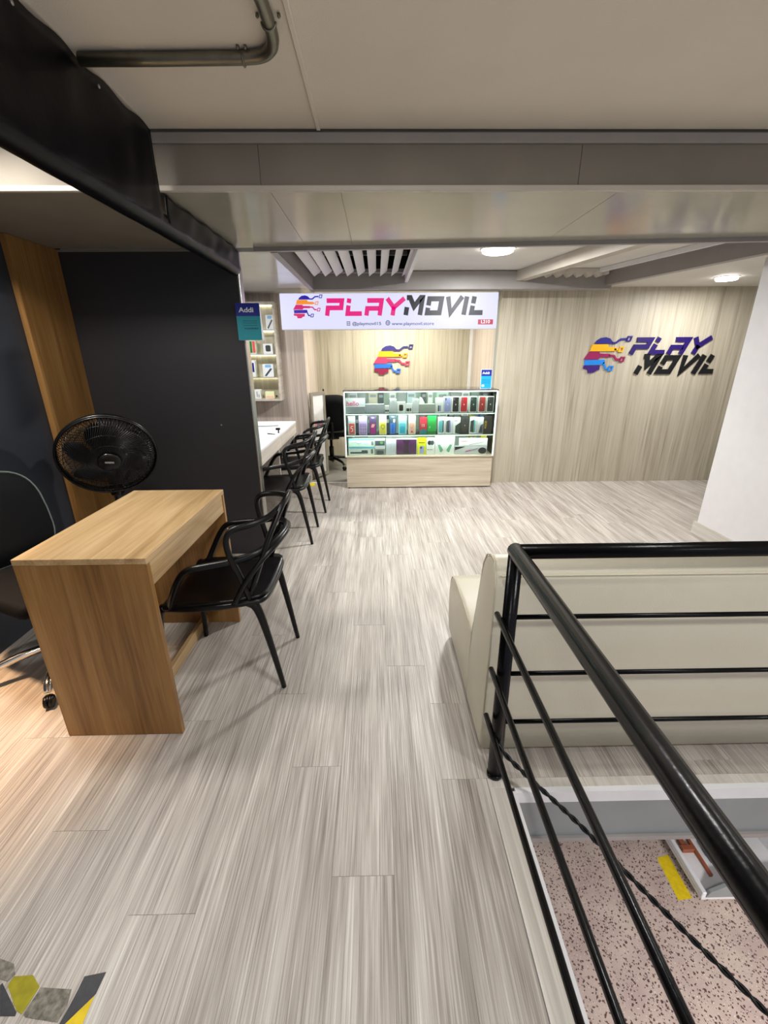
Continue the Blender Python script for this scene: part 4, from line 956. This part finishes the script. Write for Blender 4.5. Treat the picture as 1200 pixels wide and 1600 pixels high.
# ================================================================== RAILING
RX, RY, RZ = .392,1.115,.868
t = thing('stair_railing', 'black painted iron railing around the stair opening', 'railing', (RX,RY,0))
c_ = .028
path = [(RX,-1.6,RZ),(RX,RY-c_,RZ)]+[(RX+c_-c_*math.cos(a), RY-c_+c_*math.sin(a), RZ) for a in [k*PI/2/5 for k in range(1,5)]]+[(RX+c_,RY,RZ),(3.4,RY,RZ)]
obj('top_rail', *tube([(RX,-1.6,RZ),(RX,RY+.012,RZ)], .0225, 18), 'iron', t, True)
obj('top_rail', *tube([(RX+.012,RY,RZ),(3.4,RY,RZ)], .0218, 18), 'iron', t, True)
obj('post', *tube([(RX+.008,RY,.0035),(RX+.004,RY,.25),(RX,RY,RZ-.01)], [.0245,.023,.021], 16), 'iron', t, True)
obj('post', *tube([(2.2,RY,.0035),(2.2,RY,RZ-.01)], .022, 16), 'iron', t, True)
obj('post', *tube([(RX+.008,-1.2,.0035),(RX,-1.2,RZ-.01)], .022, 16), 'iron', t, True)
for x, z, dz in ((.360,.651,0),(.358,.445,0),(.356,.255,0)):
    obj('side_rod', *tube([(x,-1.6,z),(x,RY+.018,z)], .0088, 12), 'iron', t, True)
for z in (.651,.441,.243): obj('rear_rod', *tube([(RX,RY-.002,z),(3.4,RY-.002,z-.004)], .0075, 12), 'iron', t, True)
obj('base_flange', *lathe([(.027,.0015),(.027,.012),(.0245,.016)], 18, (RX+.008,RY,0)), 'iron', t, True)
# twisted cable
pts = [at(768,1150,1.10), at(800,1190,1.06), at(909,1292,.93), at(1000,1386,.80), at(1096,1482,.68), at(1200,1585,.56), at(1290,1690,.46)]
pts = catmull(pts, 24)
def helix(ph_, rad):
    out = []; L_ = 0
    for i, q in enumerate(pts):
        if i: L_ += (q-pts[i-1]).length
        T = (pts[min(i+1,len(pts)-1)]-pts[max(i-1,0)]).normalized(); n1 = T.cross(Vector((0,0,1))).normalized(); n2 = T.cross(n1)
        a = L_*85+ph_; out.append(q+n1*rad*math.cos(a)+n2*rad*math.sin(a))
    return out
t = thing('twisted_cable', 'twisted black cable slung from the railing post across the stair opening', 'cable', pts[0])
for ph_ in (0,PI): obj('strand', *tube(helix(ph_,.0042), .0046, 7), 'blackplastic', t, True)

# ================================================================== LOWER STOREY THINGS
zl = -2.0
t = thing('display_cart', 'white open-topped cart on casters on the terrazzo floor below', 'cart', (2.4,2.15,zl))
cx0, cx1, cy0, cy1, cz0, cz1 = 2.065,2.75,1.745,2.75,zl+.06,zl+.34
box('tray', cx0,cx1,cy0,cy1,cz0,cz0+.02, 'white', t)
box('side_panel', cx0,cx0+.028,cy0,cy1,cz0+.0205,cz0+.065, 'alum', t, bev=.004)
box('side_panel', cx1-.02,cx1,cy0,cy1,cz0+.0205,cz1, 'alum', t)
obj('end_panel', *prism([(cx0+.0285,cz0+.0205),(cx1-.0205,cz0+.0205),(cx1-.0205,cz0+.16),(cx0+.16,cz0+.14),(cx0+.05,cz0+.07)], (0,cy0,0), (1,0,0), (0,0,1), (0,1,0), .02), 'sub', t)
box('end_panel', cx0+.0285,cx1-.0205,cy1-.02,cy1,cz0+.0205,cz1, 'sub', t)
for x in (cx0+.05,cx1-.05):
    for y in (cy0+.05,cy1-.05): obj('caster', *lathe([(.012,-.012),(.029,-.011),(.029,.011),(.012,.012)], 16, (x,y,zl+.0305), (1,0,0)), 'blackplastic', t, True)
wb_ = flat('orange brown',(150,84,56)); zz = cz0+.0205
t = thing('wooden_crate', 'orange brown wooden frame lying in the white cart', 'crate', (2.16,2.1,zz))
box('slat', 2.20,2.222,1.86,2.5,zz,zz+.022, wb_, t, bev=.002)
box('slat', 2.115,2.1995,2.01,2.045,zz,zz+.035, wb_, t, bev=.002)
box('slat', 2.13,2.165,2.0455,2.45,zz,zz+.03, wb_, t, bev=.002)
box('slat', 2.1655,2.1995,2.30,2.33,zz,zz+.022, wb_, t, bev=.002)
t = thing('blue_clamp', 'small blue clamp in the white cart beside the wooden frame', 'clamp', (2.29,1.99,zz))
cb_ = flat('clamp blue',(40,80,130))
box('jaw', 2.27,2.285,1.94,2.04,zz,zz+.014, cb_, t, bev=.004); box('handle', 2.265,2.28,1.96,2.05,zz+.0145,zz+.03, cb_, t, bev=.004)
tag(obj('floor_tape', *zprism([(1.965,2.03),(2.058,2.05),(2.052,1.785),(1.952,1.775)], zl+.0003, zl+.0013), 'yellow'), 'yellow marking tape on the terrazzo floor beside the white cart', 'tape')

# ================================================================== TAPE REMNANTS ON THE PLANK FLOOR
def patch(name, pix, mat, label, h=.0008):
    pts_ = []
    for px_, py_ in pix:
        d = AX @ Vector((px_-CX, py_-CY, F)); k = -H/d.z; pts_.append((d.x*k, d.y*k))
    tag(obj(name, *zprism(pts_, .0004, .0004+h), mat), label, 'tape')
patch('tape_piece', [(12,1540),(22,1526),(52,1524),(62,1542),(34,1585),(26,1580)], 'yellowg', 'worn yellow tape scrap on the plank floor, upper of two at the left corner')
patch('tape_piece', [(100,1602),(148,1556),(128,1602)], 'yellow', 'bright yellow triangular tape scrap at the photo foot')
patch('tape_piece', [(92,1602),(110,1570),(122,1547),(132,1526),(166,1519),(150,1553),(99,1602)], 'tapeblack', 'black tape strip beside the bright yellow triangular scrap')
patch('tape_piece', [(36,1586),(64,1543),(112,1546),(105,1572),(90,1598),(40,1590)], 'tapeworn', 'worn grey tape patch between the yellow and black scraps', .0005)
patch('tape_piece', [(0,1540),(4,1536),(26,1582),(24,1588),(0,1588)], 'tapeblack', 'black tape scrap at the left photo edge', .0006)
patch('tape_piece', [(0,1498),(22,1506),(24,1522),(12,1534),(0,1530)], 'tapeworn', 'pale torn tape scrap above the worn yellow one')
patch('tape_piece', [(484,756),(492,753),(492,759),(485,760)], 'yellow', 'small yellow tape scrap on the floor near the low gate')
